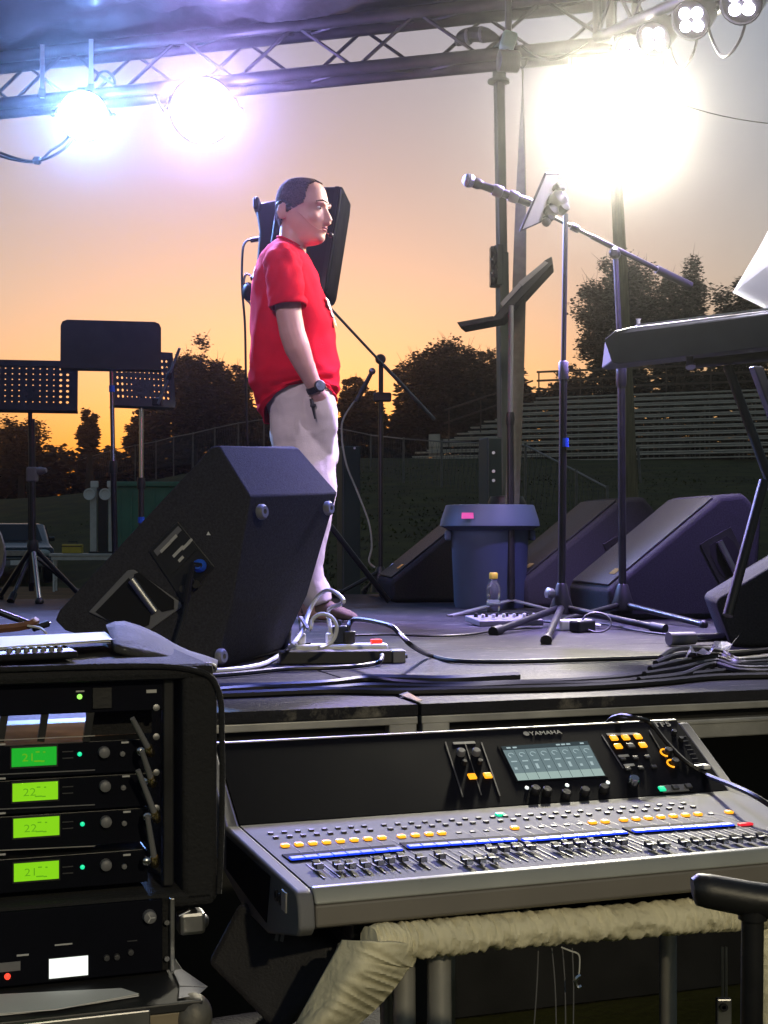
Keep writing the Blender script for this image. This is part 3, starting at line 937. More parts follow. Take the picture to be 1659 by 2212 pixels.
on_side([(192, 1322), (276, 1232), (290, 1230), (392, 1302), (392, 1312), (318, 1366), (300, 1372)], 0.006, 'handle_plate', M['greypl'], t, 0.004)
on_side([(206, 1322), (278, 1248), (330, 1304), (322, 1350), (290, 1364), (268, 1362)], 0.002, 'handle_recess', M['dark'], t, 0, 0.0065)
on_side([(290, 1240), (300, 1236), (376, 1296), (376, 1316), (350, 1322), (286, 1262)], 0.002, 'handle_recess', M['dark'], t, 0, 0.0065)
MB().cyl(P(285, 1252, DW + .03), P(336, 1322, DW + .03), 0.012, n=12).build('handle_bar', M['steel'], t, smooth=True)
io = [(322, 1190), (384, 1126), (464, 1224), (396, 1302)]
on_side(io, 0.004, 'connector_plate', M['recess'], t, 0.002)
for k, (pts) in enumerate([[(332, 1190), (385, 1136), (393, 1145), (340, 1201)], [(346, 1208), (399, 1152), (426, 1186), (372, 1242)], [(376, 1248), (432, 1192), (456, 1224), (398, 1292)]]):
    on_side(pts, 0.002, 'label_panel', [M['greypl'], M['recess'], M['black']][k], t, 0, 0.0045)
for (u, v, w) in [(345, 1190, 18), (356, 1179, 10), (366, 1168, 14), (372, 1200, 22), (392, 1184, 16), (384, 1210, 10), (405, 1170, 8)]:
    on_side([(u, v), (u + w, v - w * 1.02), (u + w + 4, v - w * 1.02 + 5), (u + 4, v + 5)], 0.001, 'printed_line', M['tabletop'], t, 0, 0.007)
MB().lathe([(0.017, 0), (0.017, 0.02), (0.013, 0.035), (0.007, 0.05)], P(432, 1222, DW - 0.01), (0, -1, 0), 14).build('blue_plug', M['bluetape'], t, smooth=True)
MB().tube([P(432, 1222, DW - 0.05), P(416, 1218, DW - 0.07), P(410, 1250, DW - 0.06), P(402, 1300, DW - 0.05)], 0.008, 8).build('plug_boot', M['rubber'], t, smooth=True)
for u, v in [(412, 1256), (396, 1272), (424, 1262)]:
    MB().lathe([(0.010, 0), (0.010, 0.006), (0.006, 0.006)], P(u, v, DW - 0.006), (0, -1, 0), 12).build('socket', M['recess'], t, smooth=True)
on_side([(446, 1156), (450, 1148), (455, 1156)], 0.002, 'sticker', M['paper'], t)
for u, v, d in [(562, 1106, DW + 0.02), (706, 1098, DW + 0.36), (474, 1418, DW - 0.01)]:
    p = P(u, v, d)
    MB().lathe([(0.020, 0), (0.020, 0.010), (0.015, 0.016), (0.007, 0.016), (0.006, 0.006)], p, V((0.85, -0.5, 0.05)), 18).build('rubber_foot', M['greypl'], t, smooth=True)
cabl = [P(410, 1240, DW - 0.05), P(402, 1310, DW - 0.05), P(385, 1370, DW - 0.06), P(372, 1400, DW - 0.08), P(340, 1430, DW - 0.1)]
tag(MB().tube(smooth_path(cabl, 5), 0.005, 6).build('speaker_cable', M['rubber'], smooth=True), 'black cable hanging from the big wedge connector plate', 'cable')
t = thing('foam_block', 'dark foam block propping up the tip of the big wedge', 'block', P(170, 1395, DW + 0.25))  # added prop holding up the wedge tip, which is raised off the deck
MB().box(P(190, 1378, DW + 0.25) - V((0, 0, 0.05)), (0.14, 0.2, 0.11)).build('block', mat('dark_foam', (0.015, 0.015, 0.016), 0.9), t, bevel=0.003)

# the wedges at the back and right of the stage
PR = [(0.015, 0.0), (0.0, 0.12), (0.49, 0.49), (0.60, 0.50), (0.68, 0.41), (0.65, 0.0)]
wedge('dark monitor wedge half hidden behind the grey trash can', G(842, 1302) + V((0, 0, 0)), R(8), [(x * 0.85, z * 0.9) for x, z in PR], 0.5)
wedge('dark blue lit monitor wedge between trash can and microphone stand', G(1128, 1314), R(12), [(x * 1.0, z * 1.04) for x, z in PR], 0.52, (0.50, 0.24, 0.07, 0.1, R(28)))
wedge('violet lit monitor wedge below the keyboard', G(1312, 1340), R(10), [(x * 0.97, z * 1.02) for x, z in PR], 0.52, (0.50, 0.25, 0.075, 0.10, R(28)))
# plain dark cabinet at the right edge, close
p = P(1545, 1302, 4.3)
t = thing('monitor_wedge', 'plain dark monitor wedge cut off by the right edge', 'stage monitor', (p.x, 4.3, DECK), R(-8), 'stage monitor wedges')
MB().slab([(0.05, 0, 0.0), (0.0, 0, 0.135), (0.012, 0, 0.15), (0.30, 0, 0.33), (0.7, 0, 0.33), (0.7, 0, 0.0)], (0, 0.42, 0)).build('cabinet', M['carpet'], t, bevel=0.012, seg=3, local=True, smooth=True)

# ------------------------------------------------------------------ trash can
M['bin'] = mat('grey_bin_plastic', (0.06, 0.085, 0.135), 0.5, var=0.12, scale=5)
M['pink'] = mat('pink_tape', (0.75, 0.08, 0.28), 0.6, var=0.1)
c = G(1058, 1312)
sc_ = c.y / F
t = thing('trash_can', 'round grey plastic trash can with pink tape on its rim', 'trash can', c)
h = (1312 - 1092) * sc_
r0, r1 = 77 * sc_, 90 * sc_
MB().lathe([(r0 * .96, 0.0), (r0, 0.02), (r1 * 0.94, h * 0.80), (r1 * 0.965, h * 0.82), (r1, h * 0.97), (r1 * 0.97, h * 0.97), (r1 * 0.9, h * 0.8), (r0 * 0.9, 0.03)], c, n=40).build('barrel', M['bin'], t, smooth=True)
MB().lathe([(r1 * 1.0, h * 0.76), (r1 * 1.20, h * 0.80), (r1 * 1.17, h * 0.86), (r1 * 1.06, h * 1.0), (r1 * 1.02, h * 1.005), (r1 * 0.98, h * 0.97)], c, n=40).build('rim', M['bin'], t, smooth=True)
for s in (-1, 1):
    MB().box(c + V((s * r1 * 1.0, 0, h * 0.71)), (0.03, 0.09, 0.05)).build('handle', M['bin'], t, bevel=0.01)
pk = P(1010, 1114, c.y - r1 * 1.12)
MB().slab([pk + V((-.028, 0, -.014)), pk + V((.028, -.006, -.012)), pk + V((.026, 0.004, .014)), pk + V((-.026, 0.01, .014))], (0, -0.002, 0)).build('tape', M['pink'], t)
MB().lathe([(r1 * 0.45, 0), (r1 * 0.47, 0.02), (r1 * 0.4, 0.05), (0.02, 0.055)], c + V((0.09, 0.12, h * 0.99)), n=20).build('bag_top', M['black'], t, smooth=True)

# ------------------------------------------------------------------ stands
def tripod(t, base, r, zc, feet, ang0, legr=0.011, m=None, foot=True):
    """three legs from a hub at height zc above base to feet at radius r"""
    for k in range(feet):
        a = ang0 + 2 * math.pi * k / feet
        e = base + V((math.cos(a) * r, math.sin(a) * r, 0.014))
        s = base + V((math.cos(a) * 0.025, math.sin(a) * 0.025, zc))
        l = MB().cyl(s, e, legr, legr * 0.9, n=10).build('leg', m or M['blackmetal'], t, smooth=True)
        if foot:
            q = (e - s).normalized()
            MB().cyl(e - q * 0.045, e + q * 0.012, legr * 1.6, legr * 1.75, n=10).build('rubber_foot', M['rubber'], l, smooth=True)


def tape(t, u, v, d, r, hgt=0.04):
    c = P(u, v, d)
    MB().cyl(c - V((0, 0, hgt / 2)), c + V((0, 0, hgt / 2)), r, n=12).build('blue_tape', M['bluetape'], t, smooth=True)


def desk(t, c, ex, ez, w, h, name='desk', perf=False, lip=0.05, nrm=None, m=None):
    """music stand desk centred on c, ex across, ez up the page; perf: punched holes built as real openings between strips"""
    m = m or M['blackmetal']
    nrm = nrm or ex.cross(ez)
    if not perf:
        q = 0.03
        poly = [(-w, -h), (w, -h), (w, h - q), (w - q * .3, h - q * .3), (w - q, h), (-w + q, h), (-w + q * .3, h - q * .3), (-w, h - q)]
        MB().slab([c + ex * a + ez * b for a, b in poly], nrm * 0.004).build(name, m, t)
    else:
        nx_, nz_ = 14, 9
        cw, ch = 2 * w / nx_, 2 * h / nz_
        g = MB()
        rr = random.Random(3)
        for i in range(nx_):
            for j in range(nz_):
                o = c - ex * w - ez * h + ex * cw * i + ez * ch * j
                if i in (0, nx_ - 1) or j in (0,) or (j == nz_ - 1):
                    g.slab([o, o + ex * cw, o + ex * cw + ez * ch, o + ez * ch], nrm * 0.003)
                    continue
                k = 0.22 if (i in (1, 2, nx_ - 3, nx_ - 2)) else 0.11
                oc = o + ex * cw / 2 + ez * ch / 2
                sqr = [o, o + ex * cw / 2, o + ex * cw, o + ex * cw + ez * ch / 2, o + ex * cw + ez * ch, o + ex * cw / 2 + ez * ch, o + ez * ch, o + ez * ch / 2]
                hol = [oc + (ex * math.cos(q) * cw + ez * math.sin(q) * ch) * k for q in [math.pi * (5 + 2 * z) / 4 - 0 for z in (0, .5, 1, 1.5, 2, 2.5, 3, 3.5)]]
                for z in range(8):
                    g.quad(sqr[z], sqr[(z + 1) % 8], hol[(z + 1) % 8], hol[z])
        g.build(name, m, t)
    MB().slab([c - ex * w - ez * h, c + ex * w - ez * h, c + ex * w - ez * h - nrm * lip, c - ex * w - ez * h - nrm * lip], ez * 0.004).build('ledge', m, t)


def music_stand(label, dc, w, h, yaw, lean, pole_u, base, perf=False, d=7.0, group='music stands on the left', tapes=(), desk_back=True):
    """dc: picture place and depth of the desk centre; base: deck point under the pole"""
    c = P(*dc)
    ex = V((math.cos(yaw), math.sin(yaw), 0))
    back = V((-math.sin(yaw), math.cos(yaw), 0))
    ez = (V((0, 0, 1)) * math.cos(lean) + back * math.sin(lean)).normalized()
    t = thing('music_stand', label, 'music stand', base, 0, group)
    desk(t, c, ex, ez, w, h, perf=perf)
    tp = c - ez * h * 0.3 + back * 0.03
    MB().box(tp, (0.09, 0.03, 0.05), yaw).build('tilt_bracket', M['blackmetal'], t, bevel=0.005)
    MB().cyl(base + V((0, 0, 0.05)), base.lerp(tp, 0.55), 0.015, n=12).build('lower_tube', M['blackmetal'], t, smooth=True)
    MB().cyl(base.lerp(tp, 0.55), tp, 0.011, n=12).build('upper_tube', M['chrome'] if tapes else M['blackmetal'], t, smooth=True)
    k = base.lerp(tp, 0.55)
    MB().lathe([(0.019, -0.03), (0.022, 0), (0.019, 0.03)], k, n=12).build('clutch', M['black'], t, smooth=True)
    for q in tapes:
        c2 = base.lerp(tp, q)
        MB().cyl(c2 - V((0, 0, .015)), c2 + V((0, 0, .015)), 0.017 if q < .55 else 0.014, n=12).build('blue_tape', M['bluetape'], t, smooth=True)
    tripod(t, base, 0.27, 0.22, 3, 0.4)
    return t


music_stand('perforated black music stand at the left edge of the stage', (64, 832, 6.9), 0.232, 0.128, R(10), R(12), 66, G(68, 1296) + V((0, 0, 0)), perf=True)
music_stand('tall solid black music stand desk on the left', (240, 745, 6.7), 0.236, 0.118, R(10), R(8), 250, G(250, 1304), tapes=(0.86,))
music_stand('perforated black music stand with blue tape low on its pole', (308, 818, 7.1), 0.165, 0.145, R(26), R(10), 304, G(305, 1300), perf=True, tapes=(0.38,))
# tripod light stand at far left with its clamp
b0 = G(72, 1302)
t = thing('tripod_stand', 'black tripod stand with splayed chrome legs at far left', 'stand', b0)
sc_ = b0.y / F
top = P(68, 905, b0.y)
MB().cyl(b0 + V((0, 0, 0.1)), top, 0.017, n=12).build('tube', M['blackmetal'], t, smooth=True)
MB().box(P(70, 1025, b0.y), (0.055, 0.05, 0.075)).build('clamp', M['greypl'], t, bevel=0.01)
MB().lathe([(0.02, 0), (0.022, 0.02), (0.012, 0.05)], P(80, 1018, b0.y), (1, -0.2, 0.1), 10).build('clamp_knob', M['greypl'], t, smooth=True)
MB().lathe([(0.024, -0.03), (0.03, 0), (0.024, 0.03)], P(71, 1180, b0.y), n=12).build('hub', M['black'], t, smooth=True)
for (u, v) in [(-30, 1240), (98, 1300), (160, 1288)]:
    e = P(u, v, b0.y + (0.0 if u > 0 else 0.1))
    e.z = DECK + 0.012
    e.y = b0.y + {-30: 0.35, 98: -0.12, 160: 0.2}[u]
    l = MB().cyl(P(71, 1180, b0.y), e, 0.012, n=10).build('leg', M['chrome'] if u == 98 else M['blackmetal'], t, smooth=True)
    MB().ball(e, 0.022, 8).build('rubber_foot', M['rubber'], l, smooth=True)
# small boom with a thin arm left of the round tree
t = thing('microphone_boom', 'thin microphone boom arm clamped beside the perforated desk', 'boom arm', P(345, 865, 6.9))
MB().cyl(P(342, 872, 6.9), P(388, 752, 6.8), 0.007, n=8).build('arm', M['steel'], t, smooth=True)
MB().lathe([(0.012, -0.02), (0.017, 0), (0.012, 0.02)], P(365, 812, 6.85), V((0.38, 0, 1)), 10).build('clutch', M['black'], t, smooth=True)
MB().box(P(340, 868, 6.92), (0.05, 0.04, 0.04)).build('clamp', M['black'], t, bevel=0.006)

# ------------------------------------------------------------------ boom stand behind the man
b0 = G(822, 1287)
dS = b0.y
t = thing('boom_stand', 'black boom microphone stand behind the man, arm slanting down right', 'microphone stand', b0)
MB().cyl(b0 + V((0, 0, 0.06)), P(823, 778, dS), 0.013, n=12).build('tube', M['blackmetal'], t, smooth=True)
MB().lathe([(0.022, -0.02), (0.03, 0.0), (0.022, 0.02)], P(822, 776, dS - 0.01), (0, 1, 0), 12).build('clutch', M['black'], t, smooth=True)
a, b = P(712, 664, dS - 0.25), P(938, 906, dS + 0.2)
MB().cyl(a, b, 0.0075, n=10).build('boom', M['chrome'], t, smooth=True)
MB().cyl(a.lerp(b, 0.5), b, 0.0105, n=10).build('boom_sleeve', M['steel'], t, smooth=True)
MB().box(P(826, 858, dS), (0.1, 0.05, 0.05)).build('cable_clip', M['black'], t, bevel=0.01)
MB().lathe([(0.055, 0.02), (0.045, 0.1), (0.02, 0.16)], b0, n=16).build('hub', M['black'], t, smooth=True)
tripod(t, b0, 0.34, 0.13, 3, -0.25)
tag(MB().tube(smooth_path([P(800, 808, dS - .1), P(778, 850, dS - .1), P(745, 898, dS - .08), P(738, 935, dS - .08), P(748, 1002, dS - .08), P(775, 1070, dS - .1), P(797, 1130, dS - .1), P(803, 1180, dS - .1), P(797, 1212, dS - .1), P(810, 1226, dS - .1)], 6), 0.006, 6).build('microphone_cable', mat('grey_cable', (0.26, 0.27, 0.22), 0.5, var=0.1), smooth=True), 'pale grey cable hanging right of the man', 'cable')
t = thing('spare_microphone', 'microphone held on the boom stand right of the man', 'microphone', P(800, 812, dS - .1))
MB().cyl(P(802, 806, dS - .1), P(770, 868, dS - .1), 0.011, 0.015, n=12).build('handle', M['black'], t, smooth=True)
MB().ball(P(804, 802, dS - .1), 0.019, 10).build('head', M['steel'], t, smooth=True)
# white tag on the far wedge
t = thing('paper_tag', 'small white paper tag hung beside the far wedge', 'tag', P(848, 1240, dS - 0.35))
q = P(848, 1250, dS - 0.35)
MB().slab([q + V((-.022, 0, -.03)), q + V((.02, 0, -.033)), q + V((.02, 0, .02)), q + V((-.02, 0, .024))], (0, 0.002, 0)).build('card', M['paper'], t)
ring = [q + V((0.012 + 0.03 * math.cos(a), 0, 0.05 + 0.03 * math.sin(a))) for a in [k * 0.5 for k in range(13)]]
MB().tube(ring, 0.003, 5).build('ring', M['steel'], t, smooth=True)

# ------------------------------------------------------------------ loudspeaker on a pole behind the man
dL = 6.5
t = thing('loudspeaker', 'black loudspeaker tilted on a pole behind the man\'s head', 'loudspeaker', P(650, 1290, dL))
top = [P(600, 408, dL), P(618, 398, dL), P(741, 402, dL), P(741, 410, dL)]
poly = [P(601, 405, dL), P(741, 402, dL), P(738, 432, dL), P(708, 622, dL), P(702, 636, dL), P(566, 640, dL)]
MB().slab(poly, (0.03, 0.34, 0)).build('cabinet', M['rubber'], t, bevel=0.012, seg=3, smooth=True)
poly = [P(724, 403, dL - 0.004), P(733, 403, dL - 0.004), P(700, 628, dL - 0.004), P(691, 628, dL - 0.004)]
MB().slab(poly, (0, -0.006, 0)).build('grille_edge', M['recess'], t)
poly = [P(552, 450, dL + .05), P(565, 436, dL + .05), P(600, 432, dL + .05), P(566, 650, dL + .05), P(543, 640, dL + .05), P(555, 560, dL + .05), P(560, 500, dL + .05)]
MB().slab(poly, (0.0, 0.22, 0)).build('rear_housing', M['rubber'], t, bevel=0.01, smooth=True)
MB().box(P(557, 448, dL + .1), (0.03, 0.2, 0.06)).build('rear_handle', M['rubber'], t, bevel=0.012)
for v in (516, 598):
    MB().cyl(P(560, v, dL + .1), P(541, v + 3, dL + .1), 0.012, n=10).build('plug', M['rubber'], t, smooth=True)
MB().ball(P(536, 630, dL + .1), (0.028, 0.03, 0.045), 10).build('power_plug', M['rubber'], t, smooth=True)
MB().cyl(P(640, 640, dL + .15), P(640, 1292, dL + .15), 0.018, n=12).build('pole', M['blackmetal'], t, smooth=True)
for k in range(3):
    a = 0.5 + 2.094 * k
    q = P(640, 1292, dL + .15)
    MB().cyl(q + V((0, 0, 0.55)), V((q.x + .5 * math.cos(a), q.y + .5 * math.sin(a), DECK + .012)), 0.014, n=10).build('leg', M['blackmetal'], t, smooth=True)
tag(MB().tube(smooth_path([P(543, 518, dL + .1), P(531, 522, dL + .1), P(524, 545, dL + .1), P(523, 620, dL + .1), P(529, 700, dL + .1), P(531, 800, dL + .12), P(533, 900, dL + .15), P(536, 1000, dL + .2)], 6), 0.006, 6).build('power_cable', M['rubber'], smooth=True), 'dark cable dropping from the loudspeaker behind the man', 'cable')
tag(MB().tube(smooth_path([P(545, 598, dL + .1), P(533, 592, dL + .1), P(527, 606, dL + .1), P(528, 640, dL + .1), P(540, 655, dL + .1), P(546, 668, dL + .1)], 6), 0.006, 6).build('power_cable', M['whitecord'], smooth=True), 'short pale cable loop at the loudspeaker back', 'cable')

# ------------------------------------------------------------------ bent music stand right of the man
b0 = G(1105, 1316)
dM = b0.y
t = thing('music_stand', 'black music stand tilted flat beside the lifting tower, seen edge on', 'music stand', b0)
j = P(1062, 688, dM)
e0, e1 = P(1192, 560, dM), P(990, 700, dM)
dp = V((0.03, 0.20, 0.0))
MB().slab([j, P(1176, 562, dM), P(1192, 553, dM), P(1194, 570, dM), P(1084, 690, dM)], dp).build('desk', M['rubber'], t, bevel=0.006)
MB().slab([P(986, 696, dM), P(1064, 682, dM), P(1084, 690, dM), P(998, 706, dM)], dp * 0.9).build('ledge', M['rubber'], t, bevel=0.005)
MB().slab([P(1080, 655, dM - .004), P(1120, 612, dM - .004), P(1126, 618, dM - .004), P(1086, 662, dM - .004)], (0, -0.008, 0)).build('page_clip', M['greypl'], t)
MB().slab([P(1120, 610, dM - .004), P(1176, 564, dM - .004), P(1184, 568, dM - .004), P(1128, 618, dM - .004)], (0, -0.006, 0)).build('stiffener', M['greypl'], t)
MB().cyl(b0 + V((0, 0, .03)), P(1102, 905, dM), 0.0165, n=14).build('lower_tube', M['blackmetal'], t, smooth=True)
MB().cyl(P(1102, 905, dM), P(1104, 660, dM), 0.012, n=14).build('upper_tube', M['greypl'], t, smooth=True)
MB().lathe([(0.018, -0.03), (0.022, 0), (0.018, 0.03)], P(1102, 905, dM), n=14).build('clutch', M['black'], t, smooth=True)
for (u, v) in [(972, 1332), (1215, 1325), (1150, 1298)]:
    e = G(u, v)
    e.z += 0.006
    s = b0 + V((0, 0, 0.045))
    dr = (e - s).normalized()
    sd = dr.cross(V((0, 0, 1))).normalized() * 0.018
    MB().slab([s - sd, s + sd, e + sd * .8, e - sd * .8], (0, 0, -0.006)).build('leg', M['greypl'], t)

# ------------------------------------------------------------------ tablet stand and boom microphone stand
b0 = G(1213, 1352)
dT = b0.y
t = thing('microphone_stand', 'straight microphone stand carrying a tablet, blue tape on its tube', 'microphone stand', b0)
MB().cyl(b0 + V((0, 0, .07)), P(1217, 795, dT), 0.0145, n=14).build('lower_tube', M['blackmetal'], t, smooth=True)
MB().cyl(P(1217, 795, dT), P(1222, 462, dT), 0.0095, n=14).build('upper_tube', M['gunmetal'], t, smooth=True)
MB().lathe([(0.016, -0.035), (0.0185, -0.03), (0.0185, 0.03), (0.014, 0.035)], P(1217, 800, dT), n=14).build('clutch', M['greypl'], t, smooth=True)
tape(t, 1219, 956, dT, 0.0165, 0.033)
MB().lathe([(0.045, 0.045), (0.047, 0.06), (0.03, 0.11), (0.02, 0.155), (0.016, 0.16)], b0, n=18).build('hub', M['black'], t, smooth=True)
for (u, v) in [(1068, 1372), (1180, 1392), (1432, 1366)]:
    e = G(u, v)
    e.z += 0.012
    s = b0 + V((0, 0, 0.07))
    l = MB().cyl(s, e, 0.013, 0.012, n=10).build('leg', M['blackmetal'], t, smooth=True)
    q = (e - s).normalized()
    MB().cyl(e - q * 0.05, e + q * 0.01, 0.017, 0.019, n=10).build('rubber_foot', M['rubber'], l, smooth=True)
MB().lathe([(0.014, 0), (0.02, 0.01), (0.02, 0.03), (0.012, 0.035)], b0 + V((-.03, -.02, .12)), (-1, -0.3, 0.2), 10).build('hub_knob', M['steel'], t, smooth=True)
cl = [(1205, 432, 0.034), (1192, 455, 0.026), (1208, 405, 0.022), (1186, 470, 0.018), (1215, 448, 0.024)]
tk = thing('tablet_holder', 'black clamp holding the tablet on the microphone stand', 'clamp', P(1205, 450, dT))
for u, v, r in cl:
    MB().lathe([(r * .5, -r), (r, -r * .8), (r, r * .6), (r * .4, r)], P(u, v, dT - .02), V((0.5, -0.6, 0.4)), 12).build('clamp_knuckle', M['rubber'], tk, smooth=True)
MB().lathe([(0.01, 0), (0.017, 0.008), (0.017, 0.02), (0.01, 0.026)], P(1184, 476, dT - .03), V((-0.5, -0.5, -0.5)), 12).build('thumb_screw', M['black'], tk, smooth=True)
M['screen'] = mat('tablet_glass', (0.30, 0.30, 0.28), 0.15, var=0.25, scale=3, coat=0.6)
tb = thing('tablet', 'tablet with pale page leaning on the microphone stand', 'tablet', P(1165, 440, dT))
q0, q1, q2, q3 = P(1120, 500, dT - .09), P(1166, 480, dT - .0), P(1205, 372, dT - .0), P(1176, 372, dT - .09)
nv = (q1 - q0).cross(q3 - q0).normalized()
MB().slab([q0, q1, q2, q3], nv * 0.009).build('case', M['black'], tb, bevel=0.003)
cc = (q0 + q1 + q2 + q3) / 4
sc4 = [cc + (q - cc) * 0.91 for q in (q0, q1, q2, q3)]
sgn = 1 if nv.y < 0 else -1
off = nv * (0.0095 if sgn > 0 else -0.0008)
MB().slab([q + off for q in sc4], nv * 0.0008 * sgn).build('screen', M['screen'], tb)

b1 = G(1345, 1340)
dB = b1.y
t = thing('boom_stand', 'black boom microphone stand in front of the utility pole', 'microphone stand', b1)
MB().cyl(b1 + V((0, 0, .06)), P(1342, 820, dB), 0.0155, n=14).build('lower_tube', M['blackmetal'], t, smooth=True)
MB().cyl(P(1342, 820, dB), P(1330, 560, dB), 0.0105, n=14).build('upper_tube', M['gunmetal'], t, smooth=True)
MB().lathe([(0.018, -0.045), (0.021, -0.03), (0.021, 0.04), (0.015, 0.05)], P(1342, 812, dB), n=14).build('clutch', M['blackmetal'], t, smooth=True)
MB().lathe([(0.014, -0.03), (0.022, -0.02), (0.022, 0.02), (0.014, 0.03)], P(1328, 548, dB), (0.3, 1, 0), 14).build('boom_clutch', M['blackmetal'], t, smooth=True)
ba, bb = P(1150, 447, dB - .12), P(1492, 618, dB + .12)
bx = lambda k: ba.lerp(bb, k)
MB().cyl(bx(0.02), bx(0.45), 0.008, n=10).build('boom', M['blackmetal'], t, smooth=True)
MB().cyl(bx(0.36), bx(0.82), 0.0105, n=10).build('boom_sleeve', M['blackmetal'], t, smooth=True)
MB().lathe([(0.011, -0.02), (0.015, -0.015), (0.015, 0.015), (0.011, 0.02)], bx(0.26), bb - ba, 10).build('boom_collar', M['blackmetal'], t, smooth=True)
MB().cyl(bx(0.78), bx(1.0), 0.0165, 0.0175, n=14).build('counterweight', M['black'], t, smooth=True)
MB().lathe([(0.045, 0.04), (0.048, 0.055), (0.033, 0.1), (0.022, 0.14), (0.018, 0.145)], b1, n=18).build('hub', M['black'], t, smooth=True)
for (u, v) in [(1200, 1352), (1520, 1356), (1425, 1318)]:
    e = G(u, v)
    e.z += 0.012
    s = b1 + V((0, 0, 0.065))
    if (e - s).length > 0.5:
        e = s + (e - s).normalized() * 0.5
        e.z = DECK + .012
    l = MB().cyl(s, e, 0.0115, n=10).build('leg', M['blackmetal'], t, smooth=True)
    MB().ball(e, 0.017, 8).build('rubber_foot', M['rubber'], l, smooth=True)
t = thing('microphone', 'handheld microphone with pale mesh head at the end of the boom', 'microphone', P(1080, 410, dB - .15))
ma, mb = P(1013, 390, dB - .16), P(1150, 440, dB - .12)
ax = (mb - ma).normalized()
MB().ball(ma, 0.0265, 14).build('mesh_head', mat('microphone_mesh', (0.45, 0.47, 0.55), 0.4, 0.7, var=0.3, scale=200, bump=0.6, bscale=400), t, smooth=True)
L = (mb - ma).length
MB().lathe([(0.021, 0.02), (0.022, 0.04), (0.017, 0.05), (0.0155, 0.06), (0.0165, 0.11), (0.018, L * .95), (0.012, L)], ma, ax, 18).build('handle', M['blackmetal'], t, smooth=True)
MB().lathe([(0.0268, -0.003), (0.0275, 0), (0.0268, 0.003)], ma, ax, 18).build('ring', M['steel'], t, smooth=True)
for k in (0.45, 0.7):
    MB().lathe([(0.0195, -0.02), (0.023, -0.015), (0.023, 0.015), (0.0195, 0.02)], ma.lerp(mb, k), ax, 14).build('clip', M['greypl'], t, smooth=True)

# ------------------------------------------------------------------ keyboard on its X stand, with a bright sheet
M['keyboard'] = mat('dark_grey_keyboard_case', (0.12, 0.12, 0.13), 0.45, var=0.12)
dK = 4.5
t = thing('keyboard', 'grey stage keyboard seen from its end below, at right', 'keyboard', P(1320, 780, dK))
K = lambda u, v, d=dK: P(u, v, d)
kv = V((0.95, -0.20, 0.0))
end = [K(1310, 742), K(1304, 733), K(1330, 712), K(1365, 708), K(1370, 700), K(1372, 770), K(1335, 783), K(1325, 780)]
# body: long prism running right and slightly nearer
sec = [V((0, 0, 0)), ]
o0 = K(1304, 735)
sy = V((0.10, 0.36, 0.0))
A = [K(1304, 733), K(1330, 713), K(1332, 784), K(1322, 780)]
body = MB()
near_top, near_bot = [K(1304, 733), K(1900, 650, 4.25)], [K(1335, 785), K(1900, 735, 4.25)]
up_ = V((0.02, 0.34, 0.02))
body.loft([[K(1322, 782) , K(1304, 735), K(1330, 714), K(1330, 714) + up_, K(1322, 782) + up_],
           [K(1336, 786), K(1345, 718), K(1366, 706), K(1366, 706) + up_, K(1336, 786) + up_],
           [K(1960, 715, 4.2), K(1960, 640, 4.2), K(1990, 630, 4.2), K(1990, 630, 4.2) + up_, K(1960, 715, 4.2) + up_]])
body.build('case', M['keyboard'], t, bevel=0.004)
for i in range(26):
    k0, k1 = i / 26, (i + 0.975) / 26
    a0, a1 = K(1376, 705, dK + .01), K(1990, 628, 4.22)
    p, q = a0.lerp(a1, k0), a0.lerp(a1, k1)
    f_ = V((0.005, 0.14, 0.004))
    MB().slab([p, q, q + f_, p + f_], (0, 0, 0.007)).build('key', M['white'], t)
MB().lathe([(0.012, 0), (0.012, 0.03), (0.016, 0.035), (0.016, 0.045)], K(1489, 768, dK - .02), V((0, -0.5, -1)), 12).build('foot', M['steel'], t, smooth=True)
MB().lathe([(0.006, 0), (0.006, 0.015), (0.009, 0.02)], K(1379, 702, dK + .1), n=8).build('knob', M['greypl'], t, smooth=True)
t = thing('keyboard_stand', 'black X shaped keyboard stand at the right edge', 'keyboard stand', G(1600, 1400))
for (u0, v0, d0, u1, v1, d1) in [(1572, 792, 4.45, 1700, 1140, 4.3), (1650, 1040, 4.15, 1572, 1330, 4.0)]:
    a, b = P(u0, v0, d0), P(u1, v1, d1)
    MB().cyl(a, b, 0.015, n=12).build('leg', M['rubber'], t, smooth=True)
a, b = P(1632, 792, 4.75), P(1760, 1140, 4.6)
sq(MB(), a, b, 0.036, 0.3).build('leg', M['blackmetal'], t, bevel=0.004)
a = P(1440, 788, 4.5)
MB().cyl(P(1500, 785, 4.5), P(1800, 755, 4.35), 0.016, n=10).build('cross_tube', M['blackmetal'], t, smooth=True)
a, b = G(1448, 1396), G(1600, 1390)
a.z += 0.022
b.z += 0.022
f = MB().cyl(a, b, 0.014, n=12).build('foot_tube', M['chrome'], t, smooth=True)
MB().cyl(a - V((.005, 0, 0)), a.lerp(b, 0.33), 0.021, 0.02, n=12).build('rubber_cap', M['greypl'], f, smooth=True)
M['page'] = mat('thin_backlit_paper', (0.8, 0.8, 0.8), 0.8, var=0.03)
pn, pk_ = M['page'].node_tree.nodes, M['page'].node_tree.links
tl, mxs = pn.new('ShaderNodeBsdfTranslucent'), pn.new('ShaderNodeMixShader')
tl.inputs[0].default_value = (0.9, 0.9, 0.88, 1)
mxs.inputs[0].default_value = 0.55
pk_.new(pn['Principled BSDF'].outputs[0], mxs.inputs[1])
pk_.new(tl.outputs[0], mxs.inputs[2])
pk_.new(mxs.outputs[0], pn['Material Output'].inputs[0])
